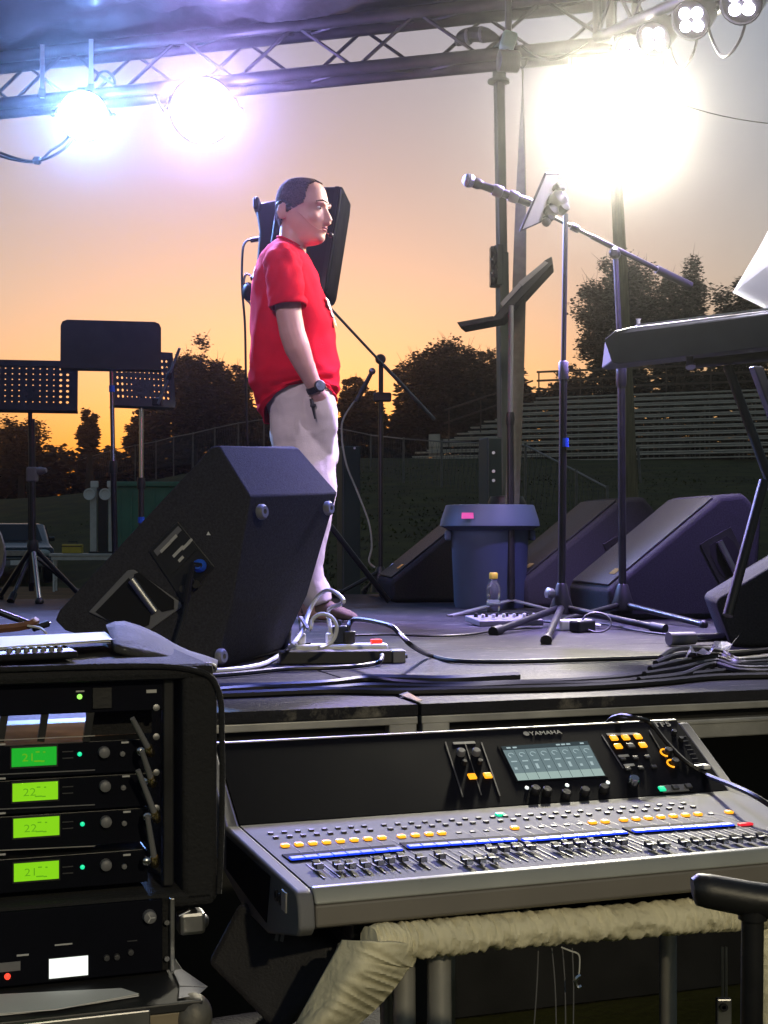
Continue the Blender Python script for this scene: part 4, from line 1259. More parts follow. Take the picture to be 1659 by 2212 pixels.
t = thing('sheet_music', 'brilliantly lit white sheets leaning on the keyboard', 'sheet music', K(1590, 660))
for k in range(3):
    q = [K(1583 + 4 * k, 632 - 2 * k, 4.42 + .01 * k), K(1700, 690, 4.36 + .01 * k), K(1860, 420, 4.6 + .01 * k), K(1702 - 3 * k, 430, 4.72 + .01 * k)]
    MB().slab(q, (0, 0.0015, 0)).build('page', M['page'], t)

# ------------------------------------------------------------------ small things on the deck
M['clearpl'] = mat('clear_bottle_plastic', (0.75, 0.78, 0.8), 0.08, var=0, trans=0.9)
c = G(1066, 1322)
t = thing('water_bottle', 'small clear water bottle with yellow cap on the deck', 'bottle', c)
MB().lathe([(0.026, 0), (0.031, 0.006), (0.031, 0.05), (0.027, 0.056), (0.031, 0.062), (0.031, 0.105), (0.022, 0.13), (0.013, 0.142), (0.013, 0.15)], c, n=20).build('body', M['clearpl'], t, smooth=True)
MB().lathe([(0.018, 0.146), (0.019, 0.15), (0.019, 0.17), (0.016, 0.173)], c, n=18).build('cap', mat('yellow_cap', (0.75, 0.55, 0.06), 0.45, var=0.05), t, smooth=True)
c = G(1090, 1350)
t = thing('effects_mixer', 'small violet lit mixer with knobs on the deck', 'mixer', c, YAW)
MB().slab([(-.13, -.07, 0), (.13, -.07, 0), (.13, -.07, .022), (-.13, -.07, .022)], (0, 0.15, 0.012)).build('case', M['greypl'], t, bevel=0.004, local=True)
for i in range(6):
    for j_ in range(2):
        MB().lathe([(0.008, 0), (0.007, 0.014), (0.002, 0.015)], (-.105 + .042 * i, -.04 + .07 * j_, .03), n=10).build('knob', M['black'] if j_ else M['white'], t, smooth=True, local=True)
c = G(1240, 1362)
t = thing('power_adapter', 'white power adapter lying behind the stand foot', 'adapter', c, R(15))
MB().box((0, 0, .02), (0.13, .06, .04)).build('body', M['white'], t, bevel=0.008, local=True)
MB().cyl((.065, 0, .02), (.1, 0, .016), .006, n=8).build('strain_relief', M['white'], t, smooth=True, local=True)
c = G(1258, 1366)
t = thing('transformer', 'black plug transformer with looped cord on the deck', 'adapter', c, R(40))
MB().box((0, 0, .022), (0.09, .05, .042)).build('body', M['black'], t, bevel=0.008, local=True)
ring = [c + V((0.05 + 0.05 * math.cos(a), 0.02 * math.sin(a), 0.035 + 0.033 * math.sin(a))) for a in [k * 0.4 for k in range(17)]]
MB().tube(ring, 0.004, 6).build('cord', M['rubber'], t, smooth=True)
c = P(1252, 1228, 6.55)
t = thing('paper_cup', 'small white cup behind the violet lit wedge', 'cup', c)
MB().lathe([(0.012, -0.045), (0.016, 0.0), (0.015, 0.0), (0.011, -0.04)], c + V((0, 0, .02)), n=16).build('cup', M['white'], t, smooth=True)

# power strips by the wedge
c0, c1 = G(604, 1436), G(848, 1433)
ex = (c1 - c0).normalized()
ey = V((0, 0, 1)).cross(ex)
L = (c1 - c0).length
t = thing('power_box', 'long black power distribution box with grey end on the deck', 'power box', c0)
hh = 0.034
MB().slab([c0, c1, c1 + V((0, 0, hh)), c0 + V((0, 0, hh))], ey * 0.06).build('case', M['black'], t, bevel=0.003)
MB().slab([c1 + ex * .001, c1 + ex * .036, c1 + ex * .036 + V((0, 0, hh)), c1 + ex * .001 + V((0, 0, hh))], ey * 0.061).build('end_cap', M['greypl'], t, bevel=0.003)
MB().lathe([(0.006, 0), (0.006, 0.008)], c1 + ex * .036 + V((0, 0, .016)) + ey * .03, ex, 10).build('breaker', M['black'], t)
s0 = c0 + ey * 0.085 + ex * 0.03
t = thing('power_strip', 'white power strip full of plugs behind the black power box', 'power strip', s0)
MB().slab([s0, s0 + ex * (L - .03), s0 + ex * (L - .03) + V((0, 0, .045)), s0 + V((0, 0, .045))], ey * .055).build('case', M['white'], t, bevel=0.006)
MB().box(s0 + ex * (L - .06) + ey * .025 + V((0, 0, .05)), (.03, .02, .014), YAW).build('switch', mat('red_switch', (0.6, .02, .01), .4, var=0, emit=(1, .05, .02), es=0.8), t, bevel=0.003)
for k in (0.05, 0.12):
    MB().box(s0 + ex * k + ey * .027 + V((0, 0, .047)), (.02, .012, .004), YAW).build('outlet', M['dark'], t)
pw_ = [('white_plug', 'white plug at the left end of the power strip', 0.035, M['white'], .022, .03), ('white_plug', 'white plug in the middle of the power strip', .115, M['white'], .022, .03),
       ('black_plug', 'black plug on the right end of the power strip', .165, M['black'], .034, .035), ('wall_wart', 'dark blue black plug transformer on the power strip', .14, mat('navy_plastic', (.012, .018, .04), .4, var=0.1), .04, .05)]
tops_ = []
for nm, lab, k, m_, w_, h_ in pw_:
    q = s0 + ex * k + ey * .027 + V((0, 0, .045))
    t = thing(nm, lab, 'plug', q)
    MB().box(q + V((0, 0, h_ / 2)), (w_, .026, h_), YAW).build('body', m_, t, bevel=0.005)
    MB().cyl(q + V((0, 0, h_)), q + V((0, 0, h_ + .015)), .007, .005, n=10).build('strain_relief', m_, t, smooth=True)
    tops_.append(q + V((0, 0, h_ + .012)))


def cable(label, pts, r=0.006, m=None, name='cable', group='cables on the stage deck', k=7):
    return tag(MB().tube(smooth_path([V(p) for p in pts], k), r, 7).build(name, m or M['rubber'], smooth=True), label, 'cable', group)


q = tops_[0]
cable('white cord arching high from the power strip towards the man', [tops_[1], tops_[1] + V((-.005, .01, .05)), P(742, 1300, 3.72), P(715, 1275, 3.78), P(690, 1285, 3.85), P(668, 1320, 3.85), P(655, 1360, 3.72), P(630, 1395, 3.6), G(610, 1418) + V((0, 0, .01)), G(575, 1440) + V((0, 0, .01)), G(525, 1452) + V((0, 0, .01)), G(460, 1458) + V((0, 0, .01)), G(400, 1462) + V((0, 0, .01))], 0.006, M['whitecord'])
cable('small loop of grey cord standing on the power strip', [q, q + V((-.002, 0, .03)), P(668, 1360, 3.66), P(675, 1338, 3.66), P(693, 1326, 3.66), P(715, 1332, 3.66), P(727, 1352, 3.66), P(722, 1378, 3.66), P(706, 1394, 3.64), P(690, 1400, 3.62)], 0.0055, M['whitecord'])
zc = lambda u, v, z=0.008: G(u, v) + V((0, 0, z))
cable('black cord swooping from the right plug across the deck', [tops_[2], tops_[2] + V((.02, 0, .02)), P(838, 1350, 3.6), P(862, 1368, 3.55), P(890, 1395, 3.5), zc(930, 1422), zc(985, 1434), zc(1100, 1436), zc(1250, 1432), zc(1400, 1427), zc(1540, 1418), zc(1670, 1410)], 0.0065)
cable('black cord leaving the front of the power box', [P(826, 1415, 3.72), P(822, 1428, 3.66), zc(808, 1440), zc(770, 1446), zc(700, 1450), zc(620, 1452), zc(520, 1462), zc(420, 1470)], 0.006)
cable('black cable along the stage edge, upper of three', [zc(420, 1492), zc(560, 1490), zc(700, 1484), zc(790, 1474), zc(860, 1482), zc(980, 1488), zc(1100, 1484), zc(1250, 1478), zc(1380, 1466), zc(1470, 1440), zc(1540, 1424), zc(1680, 1408)], 0.0085)
cable('black cable along the stage edge, middle of three', [zc(420, 1504), zc(560, 1494), zc(680, 1498), zc(800, 1490), zc(960, 1494), zc(1120, 1488), zc(1300, 1484), zc(1440, 1470), zc(1560, 1458), zc(1690, 1446)], 0.0085)
cable('black cable along the stage edge, nearest of three', [zc(420, 1512), zc(560, 1506), zc(720, 1500), zc(860, 1502), zc(1050, 1498), zc(1260, 1492), zc(1420, 1482), zc(1540, 1470), zc(1690, 1466)], 0.0085)
cable('short thick black lead lying straight on the deck', [zc(782, 1473), zc(860, 1474), zc(960, 1476), zc(1060, 1471), zc(1120, 1468)], 0.011)
for k in range(5):
    lab = ['first', 'second', 'third', 'fourth', 'fifth'][k]
    o_ = 7 * k
    cable('black cable in the right hand cable tangle, %s from the front' % lab, [zc(1380 + 12 * k, 1480 - o_, .012 + .006 * k), zc(1470, 1470 - o_ * 1.2, .012 + .008 * k), zc(1540 + 5 * k, 1452 - o_, .02), zc(1600, 1462 - 6 * k, .015), zc(1700, 1462 - 9 * k, .012)], 0.0075)
t = thing('clear_tape_strip', 'crumpled shiny plastic strip among the right cables', 'plastic strip', zc(1530, 1450))
M['shiny'] = mat('shiny_plastic_film', (0.5, 0.5, 0.55), 0.12, var=0.1, coat=0.8)
g = MB()
rg = random.Random(9)
pp = []
for i in range(9):
    pp.append([zc(1480 + 13 * i, 1458 - 3 * i + rg.uniform(-8, 8), .03 + rg.uniform(0, .03)), zc(1492 + 13 * i, 1444 - 3 * i + rg.uniform(-5, 5), .03 + rg.uniform(0, .03))])
g.v = [p for r_ in pp for p in r_]
g.f = [(2 * i, 2 * i + 1, 2 * i + 3, 2 * i + 2) for i in range(8)]
o = g.build('film', M['shiny'], t)
o.modifiers.new('thickness', 'SOLIDIFY').thickness = 0.001
t = thing('tape_scrap', 'scrap of shiny tape on the deck edge by the panel joint', 'tape', zc(890, 1515, 0.003))
MB().slab([zc(862, 1506, .004), zc(880, 1504, .008), zc(912, 1519, .004), zc(900, 1520, .004)], (0, 0, .002)).build('scrap', M['shiny'], t)
cable('thin dark cord looping across the deck left of the mixer', [zc(760, 1378), zc(840, 1376), zc(930, 1379), zc(1010, 1376), zc(1080, 1366), zc(1170, 1360)], 0.004)
cable('cord from the mixer running behind the stand feet', [zc(1150, 1345), zc(1220, 1350), zc(1300, 1352), zc(1380, 1368), zc(1440, 1376)], 0.0045)


# ================================================================== THE MAN
M['skin'] = mat('skin', (0.52, 0.30, 0.23), 0.5, var=0.08, scale=18, bump=0.05, bscale=120)
M['skin'].node_tree.nodes['Principled BSDF'].inputs['Subsurface Weight'].default_value = 0.15
M['skin'].node_tree.nodes['Principled BSDF'].inputs['Subsurface Radius'].default_value = (0.02, 0.008, 0.004)
M['shirt'] = mat('red_cotton', (0.60, 0.010, 0.028), 0.95, var=0.14, scale=9, bump=0.25, bscale=300, spec=0.04)
M['khaki'] = mat('pale_khaki_cotton', (0.64, 0.58, 0.49), 0.85, var=0.10, scale=7, bump=0.2, bscale=260, spec=0.2)
M['hair'] = mat('short_brown_hair', (0.085, 0.056, 0.046), 0.95, var=0.75, scale=190, bump=0.9, bscale=260, spec=0.05)
M['shoe'] = mat('taupe_suede', (0.16, 0.11, 0.085), 0.85, var=0.2, scale=30)
DP = 5.58
Bp = lambda u, v, y=0.0: P(u, v, DP) + V((0, y, 0))
person = thing('person', 'man in red T-shirt and pale khakis, hand in pocket, facing right', 'person', Bp(668, 1340))


def ring(back, front, hy, yc=0.0, n=32, lift=0.0, e=0.9):
    a, b = Bp(*back), Bp(*front)
    c, ax = (a + b) / 2, (b - a) / 2
    out = []
    for i in range(n):
        q = 2 * math.pi * i / n
        cs, sn = math.cos(q), math.sin(q)
        cs = math.copysign(abs(cs) ** e, cs)
        sn = math.copysign(abs(sn) ** e, sn)
        p = c + ax * cs + V((0, yc + hy * sn, 0))
        if lift and sn < 0:
            p.z += lift * (-sn) * DP / F
        out.append(p)
    return out


def limb(b, pts, n=18):
    """pts: (u, v, y, half width along u in picture units, half depth in metres)"""
    rings = []
    for i, (u, v, y, hw, hy) in enumerate(pts):
        c = Bp(u, v, y)
        p0, p1 = Bp(*pts[max(0, i - 1)][:3]), Bp(*pts[min(len(pts) - 1, i + 1)][:3])
        t = (p1 - p0).normalized()
        yv = V((0, 1, 0))
        yv = (yv - t * yv.dot(t)).normalized()
        xv = yv.cross(t)
        w = hw * DP / F
        rings.append([c + xv * w * math.cos(2 * math.pi * k / n) + yv * hy * math.sin(2 * math.pi * k / n) for k in range(n)])
    b.loft(rings)


def interp(tab, v):
    for r0, r1 in zip(tab, tab[1:]):
        if r0[0] <= v <= r1[0]:
            t = (v - r0[0]) / (r1[0] - r0[0])
            t2 = t
            return [x + (y - x) * t2 for x, y in zip(r0, r1)]
    return tab[0] if v < tab[0][0] else tab[-1]


HY = R(-24)      # head turned a little towards the camera
HC = Bp(650, 450)


def turn(p, c=HC, a=HY):
    d = p - c
    return c + Matrix.Rotation(a, 3, 'Z') @ d


head_tab = [(387.5, 640, 652, .006), (389, 630, 668, .028), (393, 619, 683, .048), (402, 608, 698, .064), (414, 601, 706, .073), (430, 597, 710, .079), (444, 596, 713, .080), (450, 596, 713, .079), (456, 597, 708, .077),
            (463, 598, 709, .076), (472, 600, 710, .074), (482, 603, 711, .072), (490, 606, 709, .069), (496, 609, 710, .066), (500, 611, 707, .064), (505, 613, 709, .061), (511, 617, 705, .057), (518, 623, 707, .052), (525, 632, 704, .043), (530, 645, 694, .030), (533, 660, 682, .012)]


def head_ring(v, n=40, grow=0.0):
    _, ub, uf, hy = interp(head_tab, v)
    a, b = Bp(ub, v), Bp(uf, v)
    # the widest place lies behind the middle; the face narrows to the front
    out = []
    c = a.lerp(b, 0.44)
    for i in range(n):
        q = 2 * math.pi * i / n
        cs, sn = math.cos(q), math.sin(q)
        rx = (b - c).length if cs > 0 else (c - a).length
        s_ = math.copysign(abs(sn) ** 0.92, sn)
        p = c + V((rx * cs + math.copysign(grow, cs) * abs(cs), (hy + grow) * s_, 0))
        out.append(turn(p))
    return out


body = MB()
vs = [388 + (532.5 - 388) * i / 46 for i in range(47)]
body.loft([head_ring(v) for v in vs])
# nose, brow, chin, cheek
for (u0, v0, u1, v1, w0, w1) in [(708, 455, 719, 484, .009, .014), (719, 484, 708, 489, .014, .013)]:
    a, b = turn(Bp(u0, v0)), turn(Bp(u1, v1))
    body.tube([a, a.lerp(b, .5), b], [w0, (w0 + w1) / 2, w1], 10)
for s in (-1, 1):
    body.ball(turn(Bp(712, 487, s * .013)), (.010, .009, .008), 8)
    body.tube([turn(Bp(703, 449, s * .055)), turn(Bp(711, 447, s * .03)), turn(Bp(712, 449, s * .008))], [.006, .009, .006], 8)
    body.ball(turn(Bp(690, 476, s * .042)), (.028, .018, .026), 10)
    # ears
    e = turn(Bp(628, 464, s * .081))
    rot = Matrix.Rotation(HY + s * -0.35, 3, 'Z') @ Matrix.Rotation(0.12, 3, 'Y')
    body.ball(e, (.019, .007, .033), 10, rot)
    body.tube([e + rot @ V((-.004, s * .004, -.028)), e + rot @ V((-.017, s * .009, -.005)), e + rot @ V((-.014, s * .009, .02)), e + rot @ V((.004, s * .006, .031)), e + rot @ V((.014, s * .002, .018))], .0055, 6)
# neck
limb(body, [(632, 480, 0, 26, .050), (632, 510, 0, 29, .056), (628, 540, 0, 34, .064), (622, 570, 0, 40, .08)])
# trunk under the clothes, arms and hands
body.loft([ring((600, 548), (660, 566), .085), ring((576, 590), (682, 618), .15), ring((566, 700), (704, 700), .17), ring((566, 820), (706, 820), .17), ring((600, 930), (712, 930), .15)])
for s in (-1, 1):
    limb(body, [(620, 574, s * .12, 20, .025), (621, 604, s * .195, 27, .050), (627, 650, s * .225, 28, .052), (633, 700, s * .235, 27, .050), (640, 738, s * .24, 27, .048), (650, 768, s * .238, 27, .047), (664, 802, s * .226, 22, .041), (677, 830, s * .212, 18, .033), (686, 848, s * .203, 16, .030), (692, 862, s * .195, 17, .028)])
    # palm and fingers, slipped into the pocket
    limb(body, [(692, 860, s * .195, 17, .028), (697, 876, s * .182, 22, .022), (700, 896, s * .162, 24, .018), (702, 908, s * .152, 22, .014)], 14)
    for k, (du, L) in enumerate([(-15, 34), (-5, 42), (6, 40), (16, 32)]):
        body.tube([Bp(701 + du, 902, s * .155), Bp(702 + du * 1.1, 902 + L * .55, s * .148), Bp(700 + du * 1.05, 902 + L, s * .138)], [.0095, .009, .0075], 8)
    body.tube([Bp(704, 876, s * .178), Bp(716, 892, s * .158), Bp(718, 908, s * .148)], [.011, .010, .008], 8)
for s, du, dz in ((-1, 0, 0), (1, -22, 0)):
    limb(body, [(655 + du * .3, 920, s * .09, 50, .08), (664 + du, 1080, s * .09, 36, .062), (656 + du, 1200, s * .09, 28, .05), (672 + du, 1300, s * .09, 20, .036), (684 + du, 1326, s * .09, 24, .035)])
    body.ball(Bp(716 + du, 1328, s * .09), (.085, .036, .018), 8)
bo_ = body.build('body', M['skin'], person, smooth=True, sub=0)
rm = bo_.modifiers.new('remesh', 'REMESH')
rm.mode, rm.voxel_size, rm.use_smooth_shade = 'VOXEL', 0.0052, True
sm = bo_.modifiers.new('smooth', 'SMOOTH')
sm.factor, sm.iterations = 0.5, 3

# hair: a close cropped shell over the skull
hb = MB()
NR, NC = 90, 130
rows = [head_ring(386.5 + (508 - 386.5) * i / NR, NC, 0.0018) for i in range(NR + 1)]
flat = [head_ring(386.5 + (508 - 386.5) * i / NR, NC, 0.0) for i in range(NR + 1)]


def hairy(i, j):
    v = 386.5 + (508 - 386.5) * i / NR
    q = 2 * math.pi * j / NC
    f_ = math.cos(q)          # 1 front .. -1 back
    tab_ = [(386, .99), (395, .96), (401, .86), (408, .64), (418, .54), (432, .50), (446, .42), (456, .18), (463, -.12), (468, -.45), (480, -.60), (490, -.85), (496, -1.3), (508, -1.5)]
    lim = interp(tab_, v)[1]
    if f_ > 0:                       # forelock reaches lower in the middle of the forehead
        lim = max(lim, 1.3 - abs(math.sin(q)) * 1.6 if v < 401 else -1)
    return f_ < lim + 0.05 * noise.noise(V((i * .35, j * .35, 0)))


hb.v = [hb_ for r_ in rows for hb_ in r_]
hb.f = [(i * NC + j, i * NC + (j + 1) % NC, (i + 1) * NC + (j + 1) % NC, (i + 1) * NC + j) for i in range(NR) for j in range(NC) if hairy(i, j)]
hb.f.append(tuple(range(NC)))
ho = hb.build('hair', M['hair'], person, smooth=True)
so = ho.modifiers.new('thickness', 'SOLIDIFY')
so.thickness, so.offset = 0.004, -1
# face details
M['eyewhite'] = mat('eye_white', (0.6, 0.58, 0.55), 0.3, var=0)
M['iris'] = mat('dark_iris', (0.03, 0.02, 0.015), 0.2, var=0)
M['lip'] = mat('lips', (0.36, 0.14, 0.12), 0.5, var=0.05)
for s in (-1, 1):
    e = turn(Bp(702, 457.5, s * .031))
    eo = MB().ball(e, (.009, .012, .0075), 10, Matrix.Rotation(HY, 3, 'Z')).build('eye', M['eyewhite'], person, smooth=True)
    MB().ball(e + turn(V((.0068, s * .0015, -0.001)), V((0, 0, 0))), (.004, .005, .0052), 8, Matrix.Rotation(HY, 3, 'Z')).build('iris', M['iris'], eo, smooth=True)
    MB().tube([turn(Bp(699, 452.2, s * .045)), turn(Bp(707, 451.6, s * .031)), turn(Bp(708.5, 454, s * .018))], .0026, 6).build('eyelid', M['skin'], eo, smooth=True)
    MB().tube([turn(Bp(702, 445.5, s * .054)), turn(Bp(712, 442.5, s * .034)), turn(Bp(716.5, 445, s * .012))], [.0025, .0038, .003], 6).build('eyebrow', M['hair'], person, smooth=True)
MB().tube([turn(Bp(699, 499.5, -.027)), turn(Bp(709, 497.5, -.012)), turn(Bp(711, 497, 0)), turn(Bp(709, 497.5, .012)), turn(Bp(699, 499.5, .027))], [.002, .004, .0045, .004, .002], 6).build('upper_lip', M['lip'], person, smooth=True)
MB().tube([turn(Bp(699, 501, -.026)), turn(Bp(708, 503, -.011)), turn(Bp(710, 503.4, 0)), turn(Bp(708, 503, .011)), turn(Bp(699, 501, .026))], [.002, .0045, .005, .0045, .002], 6).build('lower_lip', M['lip'], person, smooth=True)
# headset microphone
hs = thing('headset', 'thin black headset microphone worn by the man', 'headset', turn(Bp(630, 452, -.085)))
MB().tube(smooth_path([turn(Bp(628, 445, -.083)), turn(Bp(640, 452, -.086)), turn(Bp(652, 458, -.083)), turn(Bp(676, 478, -.078)), turn(Bp(698, 500, -.062)), Bp(714, 513, -.054)], 5), 0.0013, 6).build('boom', M['skin'], hs, smooth=True)
MB().ball(Bp(716, 514, -.052), (.0105, .0095, .010), 10).build('foam_tip', M['rubber'], hs, smooth=True)
MB().ball(turn(Bp(646, 453, -.084)), (.014, .006, .009), 8).build('earpiece', M['black'], hs, smooth=True)
MB().tube(smooth_path([turn(Bp(646, 450, -.084)), turn(Bp(630, 440, -.088)), turn(Bp(612, 448, -.078)), turn(Bp(600, 470, -.04)), turn(Bp(599, 474, 0))], 5), .002, 6).build('ear_hook', M['black'], hs, smooth=True)

# T-shirt
shirt_rings = [((600, 516), (655, 541), .064, 0), ((592, 522), (663, 553), .088, 0), ((580, 535), (670, 568), .150, 0), ((566, 560), (680, 592), .188, 0), ((556, 596), (693, 622), .198, 0), ((549, 646), (707, 664), .200, 0),
               ((545, 702), (720, 706), .198, 0), ((544, 750), (727, 748), .198, 0), ((543, 798), (729, 792), .198, 0), ((547, 838), (728, 826), .198, 14), ((557, 873), (725, 850), .196, 30), ((569, 900), (722, 866), .192, 46), ((576, 914), (720, 876), .188, 56)]


def lerp_rings(tab, k):
    out = []
    for (b0, f0, h0, l0), (b1, f1, h1, l1) in zip(tab, tab[1:]):
        for j in range(k):
            t_ = j / k
            l = lambda x, y: x + (y - x) * t_
            out.append(((l(b0[0], b1[0]), l(b0[1], b1[1])), (l(f0[0], f1[0]), l(f0[1], f1[1])), l(h0, h1), l(l0, l1)))
    return out + [tab[-1]]


def fold(s_, q, seed=0.0):
    """depth of cloth folds: s_ down the cloth, q round it"""
    a = noise.noise(V((q * 1.1 + s_ * 2.2 + seed, s_ * 3.2, 1.0)))
    b = noise.noise(V((q * 2.4 - s_ * 3.0, s_ * 4.0 + seed, 4.0)))
    c = noise.noise(V((q * 1.2, s_ * 11 + 1.6 * math.sin(q + seed), 7.0)))
    return (1 - 2 * abs(a)) * 0.55 + (1 - 2 * abs(b)) * 0.3 + c * 0.5 * s_


sh = MB()
NS = 72
rr_all = []
tabs = lerp_rings(shirt_rings, 6)
for i, (b_, f_, hy, l_) in enumerate(tabs):
    s_ = i / (len(tabs) - 1)
    rg_ = ring(b_, f_, hy, 0, NS, l_)
    c_ = sum(rg_, V((0, 0, 0))) / NS
    out = []
    for j, p in enumerate(rg_):
        q = 2 * math.pi * j / NS
        d_ = p - c_
        d_.z = 0
        k = 0.019 * min(1, s_ * 5) * fold(s_ * 1.4, q if q < math.pi else q - 2 * math.pi)
        if s_ > 0.86:                                  # the loose hem hangs clear of the trousers
            k += 0.005 * (s_ - 0.86) / 0.14 + 0.003 * math.sin(q * 6) * (s_ - 0.86) / 0.14
        out.append(p + d_.normalized() * k)
    rr_all.append(out)
sh.loft(rr_all, cap=False)
for s in (-1, 1):
    ctl = [(610, 552, s * .060, 14, .020), (612, 557, s * .115, 24, .030), (615, 570, s * .165, 31, .046), (618, 592, s * .197, 35, .066), (623, 625, s * .222, 35, .070), (629, 662, s * .236, 34, .070), (631, 684, s * .239, 35, .072)]
    tube_ = MB()
    dense = []
    for c0, c1 in zip(ctl, ctl[1:]):
        for j in range(5):
            dense.append(tuple(x + (y - x) * j / 5 for x, y in zip(c0, c1)))
    dense.append(ctl[-1])
    limb(tube_, dense, 40)
    n_ = 40
    for i in range(len(dense)):
        ctr = sum(tube_.v[i * n_:(i + 1) * n_], V((0, 0, 0))) / n_
        for j in range(n_):
            p = tube_.v[i * n_ + j]
            tube_.v[i * n_ + j] = p + (p - ctr).normalized() * 0.008 * fold(i / len(dense) + 2, 2 * math.pi * j / n_, 5.0) * min(1, i / 8)
    sh.add(tube_.v, [f for f in tube_.f if len(f) == 4])
so_ = sh.build('shirt', M['shirt'], person, smooth=True)
so_.data.shade_smooth()
sk = so_.modifiers.new('thickness', 'SOLIDIFY')
sk.thickness, sk.offset = 0.004, 1
# sleeve and collar bands
cr = ring((600, 513), (655, 540), .060, 0, 28)
MB().tube(cr + [cr[0]], .006, 6).build('collar', M['shirt'], person, smooth=True)


def shirt_pt(v, q, off=0.006):
    """a point on the shirt at level v, q radians round from the front towards the camera"""
    for (b0, f0, h0, _), (b1, f1, h1, _) in zip(shirt_rings, shirt_rings[1:]):
        m0, m1 = (b0[1] + f0[1]) / 2, (b1[1] + f1[1]) / 2
        if m0 <= v <= m1:
            k = (v - m0) / (m1 - m0)
            l = lambda a, b: a + (b - a) * k
            rr_ = ring((l(b0[0], b1[0]), l(b0[1], b1[1])), (l(f0[0], f1[0]), l(f0[1], f1[1])), l(h0, h1) + off, 0, 64)
            x = (-q / (2 * math.pi) * 64) % 64
            i = int(x)
            p = rr_[i].lerp(rr_[(i + 1) % 64], x - i)
            c = Bp((l(b0[0], b1[0]) + l(f0[0], f1[0])) / 2, v)
            d = p - c
            d.z = 0
            return p + d.normalized() * off
    return Bp(660, v)


M['print'] = mat('white_print', (0.7, 0.66, 0.66), 0.8, var=0.1)
for k, (v0, v1, q0, q1) in enumerate([(640, 668, -.15, .34), (672, 684, -.2, .30), (688, 704, -.1, .22)]):
    g = MB()
    for i in range(7):
        for j in range(7):
            e_ = 0.05 * math.sin(i * 2.1 + k) if j in (0, 6) else 0
            g.v.append(shirt_pt(v0 + (v1 - v0) * i / 6, q0 + (q1 - q0) * j / 6 + e_, 0.016))
    g.f = [(i * 7 + j, i * 7 + j + 1, (i + 1) * 7 + j + 1, (i + 1) * 7 + j) for i in range(6) for j in range(6)]
    g.build('chest_print', M['print'], person, smooth=True)
for k in range(2):
    g = MB()
    for i in range(4):
        for j in range(4):
            g.v.append(shirt_pt(598 + 12 * k + 3 * i, 2.75 + .10 * j, 0.016))
    g.f = [(i * 4 + j, i * 4 + j + 1, (i + 1) * 4 + j + 1, (i + 1) * 4 + j) for i in range(3) for j in range(3)]
    g.build('back_print', M['print'], person, smooth=True)

# trousers
tr = MB()
tr.loft([ring((562, 815), (722, 806), .184, 0, 36), ring((574, 862), (724, 850), .184, 0, 36), ring((583, 905), (728, 892), .178, 0, 36), ring((584, 950), (730, 940), .180, 0, 36), ring((592, 985), (731, 978), .176, 0, 36), ring((606, 1010), (728, 1005), .165, 0, 36)])
for s, du, yy in ((-1, 0, -.088), (1, -22, .088)):
    limb(tr, [(660, 960, yy, 66, .092), (668 + du * .5, 1010, yy, 61, .092), (674 + du, 1062, yy, 55, .090), (668 + du, 1120, yy, 50, .086), (660 + du, 1180, yy, 46, .082), (657 + du, 1225, yy, 42, .078), (668 + du, 1262, yy, 38, .072), (684 + du, 1285, yy, 34, .066), (690 + du, 1303, yy, 31, .062)], 24)
# pocket edge swelling over the hand
limb(tr, [(690, 860, -.182, 23, .028), (696, 890, -.170, 33, .038), (698, 930, -.150, 35, .040), (694, 975, -.130, 28, .03)], 20)
to = tr.build('trousers', M['khaki'], person, smooth=True)
rm = to.modifiers.new('remesh', 'REMESH')
rm.mode, rm.voxel_size, rm.use_smooth_shade = 'VOXEL', 0.008, True
sm = to.modifiers.new('smooth', 'SMOOTH')
sm.factor, sm.iterations = 0.5, 3
tx3 = bpy.data.textures.new('trouser_folds', 'CLOUDS')
tx3.noise_scale, tx3.noise_depth = 0.085, 2
dm = to.modifiers.new('folds', 'DISPLACE')
dm.texture, dm.strength, dm.mid_level, dm.texture_coords = tx3, 0.014, 0.5, 'LOCAL'
# shoes
for s, du, yy in ((-1, 0, -.088), (1, -22, .088)):
    shp = [(666, 1322, .022, 12), (672, 1318, .034, 17), (690, 1312, .038, 23), (708, 1313, .040, 23), (726, 1319, .044, 18), (745, 1324, .046, 14), (762, 1328, .040, 10), (771, 1331, .026, 7), (774, 1333, .012, 4)]
    rings = []
    for u, v, hy, hv in shp:
        c = Bp(u + du, v, yy)
        rings.append([c + V((0, hy * math.sin(q), max(-(1336 - v), hv * math.cos(q)) * DP / F)) for q in [2 * math.pi * k / 18 for k in range(18)]])
    so2 = MB().loft(rings).build('shoe', M['shoe'], person, smooth=True)
    oc = [(666, .028), (690, .038), (715, .038), (745, .047), (765, .040), (774, .018)]
    pts = [Bp(u + du, 1336, yy - h) for u, h in oc] + [Bp(u + du, 1336, yy + h) for u, h in reversed(oc)]
    MB().slab(pts, (0, 0, -.010)).build('sole', M['greypl'], so2, bevel=0.002)
    for k in range(3):
        MB().tube([Bp(708 + 9 * k + du, 1302 + 4 * k, yy - .018), Bp(710 + 9 * k + du, 1299 + 4 * k, yy), Bp(708 + 9 * k + du, 1302 + 4 * k, yy + .018)], .003, 5).build('lace', M['greypl'], so2, smooth=True)
